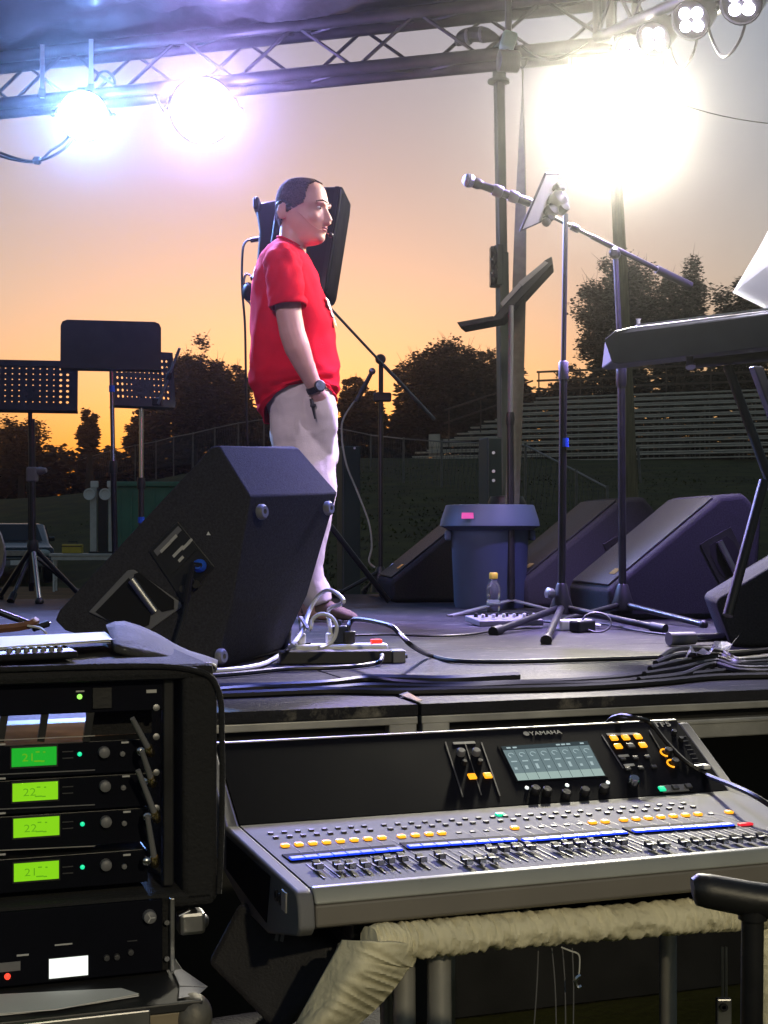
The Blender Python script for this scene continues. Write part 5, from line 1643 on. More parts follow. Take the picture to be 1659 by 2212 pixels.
# watch
wc = Bp(687, 850, -.203)
wax = (Bp(692, 862, -.195) - Bp(677, 830, -.212)).normalized()
wt = thing('wrist_watch', 'black wrist watch with round dial on the man\'s wrist', 'watch', wc)
MB().lathe([(.0335, -.012), (.0365, -.010), (.0365, .010), (.0335, .012)], wc, wax, 24).build('strap', M['black'], wt, smooth=True)
wd = V((0.45, -0.85, 0.12)).normalized()
fc = wc + wd * .034
MB().lathe([(.021, 0), (.023, .003), (.023, .010), (.019, .012)], fc, wd, 24).build('case', M['blackmetal'], wt, smooth=True)
MB().lathe([(.0185, .0), (.0185, .0125), (.001, .013)], fc, wd, 20).build('dial', mat('watch_dial', (.10, .13, .13), .25, var=.3, scale=80), wt, smooth=True)
# strap hanging out of the pocket
kf = thing('key_strap', 'short dark strap hanging from the man\'s pocket', 'strap', Bp(682, 885, -.205))
MB().tube([Bp(678, 872, -.205), Bp(681, 885, -.207), Bp(683, 898, -.208), Bp(686, 914, -.207)], [.007, .008, .005, .003], 8).build('strap', M['black'], kf, smooth=True)
MB().box(Bp(682, 886, -.212), (.022, .008, .012)).build('clip', M['blackmetal'], kf, bevel=.002)


# ================================================================== FOREGROUND: mixing console, racks, stand
CAMP = V((0, 0, EYE))


def hit(u, v, o, n):
    """where the sight line through (u, v) meets the plane through o with normal n"""
    d = P(u, v, 1.0) - CAMP
    return CAMP + d * ((V(o) - CAMP).dot(n) / d.dot(n))


M['nylon'] = mat('black_bag_nylon', (0.009, 0.009, 0.010), 0.9, var=0.3, scale=25, bump=0.4, bscale=180)
M['consolegrey'] = mat('grey_console_plastic', (0.125, 0.125, 0.135), 0.7, var=0.10, scale=12, bump=0.03, spec=0.08)
M['cheek'] = mat('silver_grey_cheek', (0.17, 0.17, 0.18), 0.6, var=0.1, spec=0.15)
M['consoledark'] = mat('navy_black_panel', (0.006, 0.0065, 0.010), 0.6, var=0.15, scale=10, spec=0.02)
M['fascia'] = mat('warm_grey_fascia', (0.16, 0.145, 0.125), 0.5, var=0.08)
M['amber'] = mat('lit_amber_button', (0.5, 0.25, 0.02), 0.4, var=0, emit=(1.0, 0.36, 0.01), es=1.5)
M['greenlit'] = mat('lit_green_button', (0.05, 0.4, 0.2), 0.4, var=0, emit=(0.0, 0.9, 0.42), es=0.9)
M['bluelit'] = mat('lit_blue_strip', (0.005, 0.01, 0.08), 0.5, var=0, emit=(0.004, 0.045, 1.0), es=1.6)
M['redlit'] = mat('lit_red_strip', (0.3, 0.01, 0.02), 0.3, var=0, emit=(1.0, 0.03, 0.05), es=0.8)
M['whitelit'] = mat('lit_white_dot', (0.5, 0.5, 0.5), 0.3, var=0, emit=(0.9, 1.0, 0.95), es=1.0)
M['darkbtn'] = mat('unlit_button', (0.05, 0.05, 0.055), 0.45, var=0.1)
M['printgrey'] = mat('grey_lettering', (0.45, 0.45, 0.45), 0.6, var=0)
CY = R(19.5)
CO = V((-0.107, 1.7715, 0))
con = thing('mixing_console', 'large digital mixing console with lit buttons on a padded stand', 'mixing console', CO, CY)
cm = wm(con)
cmi = cm.inverted()
CW, CDp, J = 0.92, 0.585, 0.41
ZF, ZJ, ZB, ZFB = 0.893, 0.897, 1.0, 0.836
prof = [(0.012, ZFB), (0.0, ZFB + 0.012), (0.004, ZF - 0.018), (0.012, ZF - 0.004), (0.024, ZF), (J, ZJ), (CDp - 0.012, ZB - 0.004), (CDp, ZB - 0.012), (CDp, 0.86), (CDp - 0.06, 0.845), (0.30, 0.80), (0.16, 0.80)]
# end cheeks
for s in (0, 1):
    x = 0.0 if s == 0 else CW - 0.022
    MB().slab([(x, y, z) for y, z in prof], (0.022, 0, 0)).build('end_cheek', M['cheek'], con, bevel=0.004, seg=3, local=True, smooth=True)
x0, x1 = 0.0225, CW - 0.0225
inner = [(0.03, ZFB + 0.004), (0.03, ZF - 0.003), (J, ZJ - 0.003), (CDp - 0.01, ZB - 0.006), (CDp - 0.004, 0.87), (0.3, 0.81), (0.16, 0.81)]
MB().slab([(x0, y, z) for y, z in inner], (x1 - x0, 0, 0)).build('chassis', M['dark'], con, local=True)
MB().slab([(x0, 0.030, ZF - 0.0025), (x0, J - 0.002, ZJ - 0.0025), (x0, J - 0.002, ZJ + 0.0005), (x0, 0.030, ZF + 0.0005)], (x1 - x0, 0, 0)).build('fader_panel', M['consolegrey'], con, local=True)
MB().slab([(x0, J, ZJ - 0.002), (x0, CDp - 0.006, ZB - 0.005), (x0, CDp - 0.006, ZB - 0.001), (x0, J, ZJ + 0.002)], (x1 - x0, 0, 0)).build('screen_panel', M['consoledark'], con, local=True)
MB().slab([(x0, CDp - 0.0055, ZB - 0.004), (x0, CDp + 0.002, ZB - 0.006), (x0, CDp + 0.002, ZB + 0.001), (x0, CDp - 0.0055, ZB + 0.001)], (x1 - x0, 0, 0)).build('top_trim', M['alu'], con, local=True)
MB().slab([(x0, 0.001, ZFB + 0.012), (x0, 0.0295, ZFB + 0.002), (x0, 0.0295, ZF - 0.016), (x0, 0.0045, ZF - 0.018)], (x1 - x0, 0, 0)).build('front_fascia', M['fascia'], con, bevel=0.003, local=True)
MB().slab([(x0, 0.0045, ZF - 0.0175), (x0, 0.0295, ZF - 0.0155), (x0, 0.0295, ZF + 0.002), (x0, 0.018, ZF + 0.002), (x0, 0.010, ZF - 0.004)], (x1 - x0, 0, 0)).build('hand_rest', mat('pale_grey_rest', (0.30, 0.31, 0.29), 0.4, var=0.08), con, bevel=0.003, seg=3, local=True, smooth=True)
# side jacks
for (y, z) in [(0.055, 0.868), (0.075, 0.868)]:
    MB().lathe([(0.008, 0), (0.008, 0.003), (0.005, 0.003), (0.0045, -0.004)], (0.0, y + .03, z - .002), (-1, 0, 0), 16).build('headphone_jack', M['black'], con, smooth=True, local=True)
MB().box((-0.001, 0.066, 0.868), (0.003, 0.022, 0.026)).build('connector_plate', M['alu'], con, local=True)
MB().slab([(-0.0012, 0.16, 0.815), (-0.0012, 0.40, 0.835), (-0.0012, 0.40, 0.885), (-0.0012, 0.14, 0.883)], (0.001, 0, 0)).build('side_recess', M['consoledark'], con, local=True)
# planes in the world for placing what is on them
yv = cm.to_3x3() @ V((0, 1, 0))
xv = cm.to_3x3() @ V((1, 0, 0))
fn = xv.cross((yv * J + V((0, 0, ZJ - ZF))).normalized())
sd = (yv * (CDp - J) + V((0, 0, ZB - ZJ))).normalized()
sn = xv.cross(sd)
FPo, SPo = cm @ V((0, 0.024, ZF + 0.0008)), cm @ V((0, J, ZJ + 0.0025))
fpt = lambda u, v: cmi @ hit(u, v, FPo, fn)
spt = lambda u, v: cmi @ hit(u, v, SPo, sn)
lsn = (cmi.to_3x3() @ sn).normalized()
lsd = (cmi.to_3x3() @ sd).normalized()
LX = V((1, 0, 0))
ROT_S = Matrix((LX, lsd, lsn)).transposed()


def pill(c, w, h, t, name, m, rot=None, par=con, bev=0.003):
    return MB().box(c, (w, h, t), rot or Matrix.Identity(3)).build(name, m, par, bevel=bev, local=True)


lit = [(615.7 + 29.85 * i, 1828.8 - 2.43 * i) for i in range(8)] + [(867, 1809), (897, 1806.5), (926.6, 1804), (954, 1802)] + [(1111.6, 1790.6), (1279.6, 1779), (1307, 1777)] + [(1346.8 + 26.8 * i, 1773.4 - 2.06 * i) for i in range(7)] + [(1574.6, 1756.6)]
for u, v in lit:
    pill(fpt(u, v) + V((0, 0, .002)), 0.0125, 0.013, 0.005, 'lit_button', M['amber'])
pill(fpt(1080.5, 1762) + V((0, 0, .002)), 0.0145, 0.015, 0.005, 'lit_button', M['greenlit'])
# channel columns: unlit buttons, thin dividing lines
rows_ = [(615.7, 1828.8, 824.6, 1811.8, 8), (869, 1809, 1080, 1793, 8), (1111.6, 1790.6, 1307, 1777, 8), (1346.8, 1773.4, 1536, 1759, 8)]
btn = MB().box((0, 0, 0), (0.0075, 0.007, 0.003)).build('unlit_button', M['darkbtn'], con, local=True)
slotm = MB().box((0, 0, 0), (0.0018, 0.085, 0.0012)).build('fader_slot', M['darkbtn'], con, local=True)
lin = MB().box((0, 0, 0), (0.0008, 0.30, 0.0006)).build('channel_line', M['darkbtn'], con, local=True)
protos = {'b': btn, 's': slotm, 'l': lin}
used = set()


def put(k, loc):
    o = protos[k]
    if k in used:
        o = o.copy()
        C.objects.link(o)
        o.parent = con
    used.add(k)
    o.location = loc


litx = [fpt(u, v) for u, v in lit]
cols = []
for (ua, va, ub, vb, n) in rows_:
    a, b = fpt(ua, va), fpt(ub, vb)
    for i in range(n):
        p = a.lerp(b, i / (n - 1))
        cols.append(p)
        put('b', V((p.x + 0.001, min(p.y + 0.055, J - 0.06), ZJ + 0.001)))
        put('b', V((p.x + 0.001, min(p.y + 0.085, J - 0.03), ZJ + 0.001)))
        if not any((p - q).length < 0.008 for q in litx):
            put('b', V((p.x, p.y, ZF + 0.003)))
        put('s', V((p.x, 0.10, ZF + 0.0022)))
        put('l', V((p.x + 0.0118, 0.205, ZF + 0.0028)))
# the four blue name strips, eight segments each, and the red one
for (ua, va, ub, vb) in [(626, 1860, 867, 1838.5), (881, 1834, 1115, 1818), (1129, 1820, 1352, 1802), (1368, 1800, 1582, 1785)]:
    a, b = fpt(ua, va), fpt(ub, vb)
    c = (a + b) / 2
    ang = math.atan2(b.y - a.y, b.x - a.x)
    pill(c + V((0, 0.013, 0.001)), (b - a).length + .004, 0.042, 0.003, 'strip_bed', M['consoledark'], Matrix.Rotation(ang, 3, 'Z'), bev=0.0008)
    for i in range(8):
        q = a.lerp(b, (i + 0.5) / 8)
        pill(q + V((0, 0, .003)), (b - a).length / 8 * 0.94, 0.015, 0.004, 'blue_strip', M['bluelit'], Matrix.Rotation(ang, 3, 'Z'), bev=0.001)
pill(fpt(1610, 1783) + V((0, 0, .002)), 0.024, 0.009, 0.004, 'red_strip', M['redlit'], bev=0.001)
# fader caps
caps = [(686.5, 1881), (731, 1882), (757, 1880), (789, 1878), (817.6, 1873), (840.6, 1868), (869, 1864), (909.6, 1866), (950, 1859), (1008, 1870.5), (1036.7, 1868.5), (1065, 1866.4), (1061, 1846), (1088, 1844), (1116.6, 1842), (1145, 1840), (1204.6, 1841), (1225, 1835.7),
        (1251.7, 1833.7), (1282.5, 1831.6), (1315, 1831.6), (1342, 1828.3), (1405.4, 1837), (1434, 1835.7), (1479, 1831.6), (1505.7, 1829.5), (1532, 1827.5), (1559, 1825.5), (1590, 1823.5), (1618, 1821.4), (1647, 1819.4)]
cap0 = MB().slab([(-.0055, -.011, 0), (-.0055, -.011, .008), (-.0055, -.003, .0055), (-.0055, .003, .0055), (-.0055, .011, .009), (-.0055, .011, 0)], (0.011, 0, 0)).build('fader_cap', M['black'], con, bevel=0.0012, local=True)
ln0 = MB().box((0, -0.0113, 0.004), (0.0085, 0.0008, 0.006)).build('cap_highlight', M['chrome'], cap0, local=True)
for i, (u, v) in enumerate(caps):
    o = cap0 if i == 0 else cap0.copy()
    if i:
        C.objects.link(o)
        o.parent = con
        c2 = ln0.copy()
        C.objects.link(c2)
        c2.parent = o
    o.location = fpt(u, v) + V((0, 0, 0.004))
# screen section
M['lcd'] = mat('touch_screen', (0.03, 0.04, 0.04), 0.15, var=0, emit=(0.22, 0.31, 0.33), es=0.62)
M['lcdbar'] = mat('touch_screen_bar', (0.05, 0.06, 0.06), 0.15, var=0, emit=(0.42, 0.56, 0.52), es=0.75)
M['lcdink'] = mat('touch_screen_marks', (0.05, 0.06, 0.06), 0.15, var=0, emit=(0.45, 0.58, 0.60), es=0.8)
M['lcddark'] = mat('touch_screen_dark', (0.01, 0.012, 0.012), 0.15, var=0, emit=(0.05, 0.08, 0.09), es=0.5)
sa, sb, sc_q, sd_q = spt(1082, 1614), spt(1268, 1602), spt(1307, 1676), spt(1118.6, 1687)
ins = lambda k, l: (sd_q.lerp(sc_q, k)).lerp(sa.lerp(sb, k), l)      # k across, l up


def spad(k0, k1, l0, l1, name, m, par, h=0.0006, t=0.0006):
    MB().slab([ins(k0, l0) + lsn * h, ins(k1, l0) + lsn * h, ins(k1, l1) + lsn * h, ins(k0, l1) + lsn * h], lsn * t).build(name, m, par, local=True)


scr = MB().slab([ins(-.03, -.04), ins(1.03, -.04), ins(1.03, 1.05), ins(-.03, 1.05)], lsn * 0.0008).build('touch_screen', M['consoledark'], con, local=True)
spad(0, 1, 0.20, 0.88, 'screen_page', M['lcd'], scr, .001)
spad(0, 1, 0, 0.195, 'screen_bar', M['lcdbar'], scr, .001)
spad(0, 1, 0.885, 1.0, 'screen_header', M['lcddark'], scr, .001)
for i in range(8):
    k = (i + 0.5) / 8
    spad(i / 8 + .118, i / 8 + .122, .0, .86, 'screen_divider', M['lcddark'], scr, .0018, .0003)
    c = ins(k, .72) + lsn * .002
    arc = [c + (LX * math.cos(q) + lsd * math.sin(q)) * .0055 for q in [0.3 + j * .45 for j in range(10)]]
    MB().tube(arc, .0006, 4).build('screen_dial', M['lcdink'], scr, local=True)
    spad(k - .035, k + .03, .52, .55, 'screen_text', M['lcdink'], scr, .0018, .0003)
    spad(k - .035, k - .005, .30, .36 + .04 * (i % 3), 'screen_meter', M['lcdink'], scr, .0018, .0003)
for i, k in enumerate((.05, .12, .62, .68, .74, .9)):
    spad(k, k + .045, .92, .96, 'screen_icon', M['lcdink'], scr, .0018, .0003)


def sbtn(u, v, w, h, name, m, t=0.004, bev=0.0015):
    c = spt(u, v)
    return MB().box(c + lsn * t / 2, (w, h, t), ROT_S).build(name, m, con, bevel=bev, local=True)


def sknob(u, v, r, h, name, m, par=con):
    return MB().lathe([(r, 0), (r * .96, h * .85), (r * .8, h), (.0001, h)], spt(u, v), lsn, 18).build(name, m, par, smooth=True, local=True)


for u, v in [(1325.5, 1596), (1351, 1595), (1377.5, 1593), (1335, 1613.6), (1388, 1611), (1019.5, 1679), (1053, 1677)]:
    sbtn(u, v, 0.0145, 0.013, 'lit_button', M['amber'], bev=0.0018)
sbtn(1362, 1613, 0.0145, 0.013, 'unlit_button', M['darkbtn'])
for u, v in [(995, 1629.6), (1027.6, 1629)]:
    sknob(u, v, 0.0075, 0.010, 'gain_knob', M['greypl'])
for u, v in [(1002, 1650), (1036, 1649), (1455, 1585), (1470, 1600)]:
    sknob(u, v, 0.005, 0.008, 'small_knob', M['black'])
for u, v in [(1180, 1715), (1221, 1721), (1262, 1715), (1303, 1709), (1155, 1712)]:
    sknob(u, v, 0.0085, 0.012, 'screen_knob', M['black'])
for u, v in [(1138, 1702.5), (1225, 1697), (1313, 1691)]:
    sknob(u, v, 0.0036, 0.002, 'white_lamp', M['whitelit'])
sknob(1366, 1697, 0.0095, 0.018, 'encoder', M['chrome'])
sbtn(1456, 1704, 0.052, 0.018, 'user_key_plate', M['greypl'], 0.002)
for u, m_ in ((1429, M['greenlit']), (1458, M['darkbtn']), (1486, M['darkbtn'])):
    MB().box(spt(u, 1707 - (u - 1429) * .1) + lsn * .0035, (0.0125, 0.011, 0.004), ROT_S).build('user_key', m_, con, bevel=0.0015, local=True)
for u, v in [(1438, 1627.6), (1452.5, 1651)]:
    c = spt(u, v) + lsn * .002
    kb = sknob(u + 4, v, 0.0075, 0.011, 'dial_knob', M['black'])
    arc = [c + (LX * math.cos(q) + lsd * math.sin(q)) * .010 for q in [1.3 + j * .36 for j in range(10)]]
    MB().tube(arc, .0016, 6).build('dial_ring', M['amber'], kb, local=True, smooth=True)
for (u0, v0, u1, v1, w) in [(962, 1603, 1000, 1722, .0012), (1005, 1607, 1040, 1718, .0008), (1040, 1604, 1080, 1720, .0012), (1300, 1588, 1346, 1660, .0012), (1402, 1578, 1445, 1650, .0010)]:
    a, b = spt(u0, v0), spt(u1, v1)
    MB().slab([a - LX * w, a + LX * w, b + LX * w, b - LX * w], lsn * 0.0008).build('module_line', M['darkbtn'], con, local=True)
for (u0, u1, v) in [(979, 1026, 1604), (1311, 1378, 1585), (1336, 1358, 1632), (1348, 1370, 1652)]:
    a, b = spt(u0, v + 2), spt(u1, v)
    MB().slab([a - lsd * .003, b - lsd * .003, b + lsd * .003, a + lsd * .003], lsn * 0.0008).build('title_strip', M['printgrey'], con, local=True)
for k in range(9):
    a = spt(1470 + 5.0 * k, 1592 + 9.5 * k)
    MB().slab([a, a + LX * .012, a + LX * .012 + lsd * .0012, a + lsd * .0012], lsn * .0006).build('fine_print', M['darkbtn'], con, local=True)
for (u, v) in [(1345, 1640), (1372, 1638), (1398, 1636), (1356, 1662), (1384, 1660), (1412, 1657)]:
    sbtn(u, v, 0.011, 0.008, 'unlit_button', M['darkbtn'], 0.003)
rt_ = ROT_S.to_euler()
text('maker_lettering', 'YAMAHA', 0.0145, M['printgrey'], con, spt(1146, 1589) + lsn * .0008, rt_, sx=1.05)
MB().lathe([(.0055, 0), (.0055, .0006), (.0042, .0006), (.0042, .0002)], spt(1137, 1585), lsn, 20).build('maker_emblem', M['printgrey'], con, local=True)
text('model_lettering', 'TF5', 0.019, M['printgrey'], con, spt(1414, 1571) + lsn * .0008, rt_, sx=1.25)
# usb stick and its cable
t = thing('memory_stick', 'small white memory stick plugged into the console right side', 'memory stick', cm @ spt(1522, 1663))
p = cm @ spt(1522, 1663)
MB().box(p + V((0, 0, .006)), (.014, .02, .008), CY).build('body', M['white'], t, bevel=.002)
MB().box(p + V((-.012, 0, .006)), (.01, .012, .005), CY).build('plug', M['steel'], t)
wpt = lambda u, v, h=0.006: cm @ (spt(u, v) + lsn * h)
tag(MB().tube(smooth_path([P(1306, 1570, 2.62), P(1322, 1552, 2.6), P(1345, 1546, 2.58), P(1372, 1551, 2.55), wpt(1400, 1572, .012), wpt(1440, 1612), wpt(1480, 1652), wpt(1525, 1680), P(1590, 1700, 2.28), P(1640, 1725, 2.2), P(1720, 1780, 2.15)], 6), 0.0045, 7).build('console_cable', M['rubber'], smooth=True), 'black cable looping over the right end of the console', 'cable')

# ------------------------------------------------------------------ padded stand under the console
M['fabric'] = mat('gathered_khaki_fabric', (0.72, 0.67, 0.48), 0.9, var=0.16, scale=14, bump=0.35, bscale=60, spec=0.15)
st = thing('padded_stand', 'tube stand in a gathered khaki fabric sleeve under the console', 'stand', V((0.1, 1.85, 0)))


def sleeve(name, pts, rad, folds, amp, n=26, seg=90, seed=0, flat=1.0):
    path = smooth_path([P(*p) for p in pts], max(4, seg // (len(pts) - 1)))
    k = len(path)
    x, y = frame_of(path[1] - path[0])
    rings = []
    for i, p in enumerate(path):
        t_ = (path[min(i + 1, k - 1)] - path[max(i - 1, 0)]).normalized()
        x = (x - t_ * x.dot(t_)).normalized()
        y = t_.cross(x)
        s_ = i / (k - 1)
        r = rad(s_)
        rr = []
        for j in range(n):
            q = 2 * math.pi * j / n
            w = noise.noise(V((s_ * folds + .35 * math.sin(q + seed), math.cos(q) * 0.8, math.sin(q) * .8 + seed)))
            w2 = noise.noise(V((s_ * folds * 2.3, math.cos(q) * 1.2 + 5, math.sin(q) * 1.2 + seed)))
            rdg = (1 - 2.4 * abs(w)) * 0.6 + (1 - 2.4 * abs(w2)) * 0.4
            rr.append(p + (x * math.cos(q) + y * math.sin(q) * flat) * r * (1 + amp * rdg))
        rings.append(rr)
    return MB().loft(rings).build(name, M['fabric'], st, smooth=True)


sleeve('cross_sleeve', [(800, 2040, 1.80), (900, 2030, 1.84), (1100, 2010, 1.90), (1300, 1994, 1.96), (1500, 1978, 2.02), (1600, 1972, 2.06), (1720, 1962, 2.1)], lambda s: 0.0205, 56, 0.30, seg=380, n=34)
# the leg cover: a slack sheet with pleats that run in from its right edge
g = MB()
NA, NB = 60, 70
for i in range(NA + 1):
    for j in range(NB + 1):
        k, l = i / NA, j / NB                       # k from left edge to right edge, l downwards
        lu, lv = 738 - 100 * l, 2030 + 180 * l
        ru, rv = 905 - 60 * l - 190 * l * l * .55, 2040 + 200 * l
        if l < 0.25:
            rv += 18 * math.sin(math.pi * l / .25)
        u, v = lu + (ru - lu) * k, lv + (rv - lv) * k
        pl_ = noise.noise(V((l * 13 - k * 2.0, k * 1.2, 2.0)))
        fd = (1 - 2.2 * abs(pl_)) * 0.010 * k ** 1.5 + 0.006 * noise.noise(V((k * 3, l * 4, 8)))
        g.v.append(P(u, v, 1.80 - 0.045 * math.sin(math.pi * min(1, k * 1.02)) - fd + 0.10 * k * k * .4))
g.f = [(i * (NB + 1) + j, i * (NB + 1) + j + 1, (i + 1) * (NB + 1) + j + 1, (i + 1) * (NB + 1) + j) for i in range(NA) for j in range(NB)]
lg = g.build('leg_cover', M['fabric'], st, smooth=True)
lg.data.shade_smooth()
lg.modifiers.new('thickness', 'SOLIDIFY').thickness = .004
MB().cyl(P(760, 2050, 1.84), P(660, 2330, 1.84), .02, n=14).build('leg', M['alu'], st, smooth=True)
sleeve('leg_sleeve', [(1640, 1990, 2.1), (1650, 2080, 2.1), (1665, 2200, 2.1), (1680, 2300, 2.1)], lambda s: 0.022, 16, 0.2, seed=9, seg=50)
for u, v, w in [(872, 2060, .0155), (948, 2060, .0165)]:
    MB().cyl(P(u, v - 30, 1.9), P(u + 2, 2330, 1.9), w, n=16).build('leg', M['alu'], st, smooth=True)
MB().cyl(P(832, 2060, 1.95), P(836, 2250, 1.95), .009, n=12).build('brace', M['steel'], st, smooth=True)
for u in (1560, 1568):
    MB().cyl(P(u, 2045, 2.06), P(u + 1, 2160, 2.06), .0022, n=6).build('brace_rod', M['steel'], st, smooth=True)
MB().box(P(1563, 2185, 2.06), (.022, .012, .04)).build('lock_bracket', M['steel'], st, bevel=.002)
MB().lathe([(.006, 0), (.006, .004), (.003, .004), (.003, 0)], P(1563, 2175, 2.052), (0, -1, 0), 12).build('lock_eye', M['dark'], st)
MB().slab([cm @ V((.1, .08, .80)), cm @ V((.85, .08, .80)), cm @ V((.85, .5, .80)), cm @ V((.1, .5, .80))], (0, 0, -.016)).build('support_board', M['black'], st)
MB().box(cm @ V((.12, .10, .815)), (.05, .04, .03), CY).build('rubber_pad', M['rubber'], st, bevel=.004)
for (xx, yy) in [(.12, .48), (.82, .48), (.82, .12)]:
    b_ = cm @ V((xx, yy, .79))
    MB().cyl(b_, V((b_.x, b_.y, 0)), .0155, n=14).build('leg', M['alu'], st, smooth=True)
# string with a small hook
t = thing('string_hook', 'bent wire hook hanging on a string under the padded stand', 'hook', P(1250, 2060, 1.92))
MB().tube(smooth_path([P(1212, 2046, 1.92), P(1232, 2054, 1.92), P(1250, 2062, 1.92), P(1252, 2085, 1.92), P(1250, 2108, 1.92)], 4), .0012, 5).build('string', M['tabletop'], t, smooth=True)
MB().tube(smooth_path([P(1254, 2106, 1.92), P(1246, 2112, 1.92), P(1243, 2122, 1.92), P(1248, 2132, 1.92), P(1256, 2130, 1.92)], 4), .0028, 6).build('hook', M['chrome'], t, smooth=True)
for k, (u0, u1) in enumerate([(1163, 1152), (1192, 1202), (1215, 1222), (1236, 1238)]):
    tag(MB().tube(smooth_path([P(u0, 2048, 1.95), P((u0 + u1) / 2 + 2, 2130, 1.95), P(u1, 2240, 1.95)], 4), .0009, 4).build('thread', M['greypl'], smooth=True), ['leftmost', 'second', 'third', 'rightmost'][k] + ' of four loose threads hanging under the padded stand', 'thread', 'loose threads')
# dark bag speaker under the console at left
M['bag'] = mat('dark_grey_nylon', (0.028, 0.028, 0.032), 0.75, var=0.25, scale=20, bump=0.3, bscale=240)
t = thing('speaker_case', 'dark grey padded case leaning under the console', 'case', V((-.2, 2.0, 0)))
q = [P(512, 1950, 2.02), P(760, 2060, 1.94), P(640, 2200, 1.94), (P(443, 2082, 2.02))]
q[2] = P(600, 2240, 1.94)
MB().slab(q, (0.10, 0.30, -0.02)).build('body', M['bag'], t, bevel=.012, seg=3, smooth=True)
MB().slab([P(596, 2016, 1.965), P(603, 2019, 1.965), P(600, 2032, 1.965), P(593, 2029, 1.965)], (0, -.004, 0)).build('emblem', M['greypl'], t)
MB().slab([P(608, 2016, 1.962), P(615, 2019, 1.962), P(612, 2034, 1.962), P(605, 2031, 1.962)], (0, -.004, 0)).build('emblem', M['greypl'], t)
bl = V((-.25, 2.2, 0.3))
MB().box((-.12, 2.12, .30), (.34, .3, .58), R(25)).build('lower_body', M['nylon'], t, bevel=.02)

# ------------------------------------------------------------------ chair arm at the right, close
t = thing('chair', 'black chair whose padded arm reaches in at lower right', 'chair', V((.5, 1.2, 0)))
MB().tube([P(1497, 1922, 1.2), P(1506, 1921, 1.2), P(1530, 1925, 1.2), P(1620, 1942, 1.2), P(1760, 1960, 1.2)], [.010, .0135, .0145, .0150, .0150], 18).build('arm_pad', M['black'], t, smooth=True)
MB().cyl(P(1626, 1960, 1.2), P(1622, 2400, 1.2), .0095, n=16).build('arm_post', M['blackmetal'], t, smooth=True)
MB().cyl(P(1626, 1965, 1.2), P(1626, 1985, 1.2), .0125, n=16).build('arm_bracket', M['blackmetal'], t, smooth=True)
c = P(1800, 2500, 1.25)
MB().box((c.x, 1.15, .46), (.46, .46, .07)).build('seat', M['black'], t, bevel=.03, seg=3)
MB().cyl((c.x, 1.15, .06), (c.x, 1.15, .43), .025, n=14).build('column', M['blackmetal'], t, smooth=True)
MB().cyl(P(1622, 2400, 1.2), (c.x - .1, 1.15, .43), .0095, n=10).build('arm_bracket', M['blackmetal'], t, smooth=True)
for k in range(5):
    a = 2 * math.pi * k / 5
    MB().cyl((c.x, 1.15, .09), (c.x + .28 * math.cos(a), 1.15 + .28 * math.sin(a), .05), .018, n=10).build('leg', M['blackmetal'], t, smooth=True)

# ------------------------------------------------------------------ rack bag with four wireless receivers
RO = V((-.2836, 1.85, 0))
RW = .50
rb = thing('rack_bag', 'soft black rack bag standing left of the console', 'rack bag', RO, YAW)
rm_ = wm(rb)
rmi = rm_.inverted()
rn = rm_.to_3x3() @ V((0, -1, 0))
zt, zb = 1.176, .876
# walls of the bag: top, right side, left side, bottom
MB().box((-.215, .17, zt - .008), (.54, .40, .020)).build('bag_top', M['nylon'], rb, bevel=.008, local=True)
MB().box((.036, .17, (zt + zb) / 2 - .012), (.046, .40, zt - zb - .004)).build('bag_side', M['nylon'], rb, bevel=.007, seg=3, local=True, smooth=True)
MB().box((-.495, .17, (zt + zb) / 2 - .012), (.02, .40, zt - zb - .004)).build('bag_side', M['nylon'], rb, bevel=.006, local=True)
MB().box((-.215, .17, zb - .004), (.54, .40, .02)).build('bag_bottom', M['nylon'], rb, bevel=.006, local=True)
MB().tube(smooth_path([(-.48, -.030, zt + .002), (-.1, -.032, zt + .003), (.02, -.032, zt - .004), (.058, -.032, zt - .03), (.064, -.032, zt - .10), (.064, -.030, zb + .08), (.060, -.030, zb)], 6), .004, 8).build('piping', M['nylon'], rb, smooth=True, local=True)
MB().box((-.002, .0, (zt + zb) / 2), (.014, .02, zt - zb - .02)).build('rack_rail', M['blackmetal'], rb, bevel=.002, local=True)
rpt = lambda u, v, h=0.0: rmi @ hit(u, v, RO - rn * 0 + rn * h, rn)
for v in (1528, 1591, 1668, 1745):
    MB().lathe([(.0045, 0), (.0045, .003), (.002, .0035)], rpt(337, v, .012), (0, -1, 0), 10).build('rack_screw', M['steel'], rb, smooth=True, local=True)


def rack_unit(name, label, cat, v0, v1, right=352, group=None):
    """a unit whose face spans v0..v1 at the right end of the rack"""
    za, zb_ = rpt(right, v0).z, rpt(right, v1).z
    t = thing(name, label, cat, rm_ @ V((0, 0, zb_)), YAW, group)
    xr = rpt(right, (v0 + v1) / 2).x
    xl = -.475
    MB().box(((xl + xr) / 2, .12, (za - zb_) / 2), (xr - xl, .24, za - zb_ - .002)).build('case', M['blackmetal'], t, bevel=.001, local=True)
    MB().box(((xl + xr) / 2, -.003, (za - zb_) / 2), (xr - xl, .006, za - zb_ - .003)).build('faceplate', M['consoledark'], t, bevel=.001, local=True)
    ti = wm(t).inverted()
    return t, (lambda u, v, h=0.0065: ti @ hit(u, v, RO + rn * h, rn))


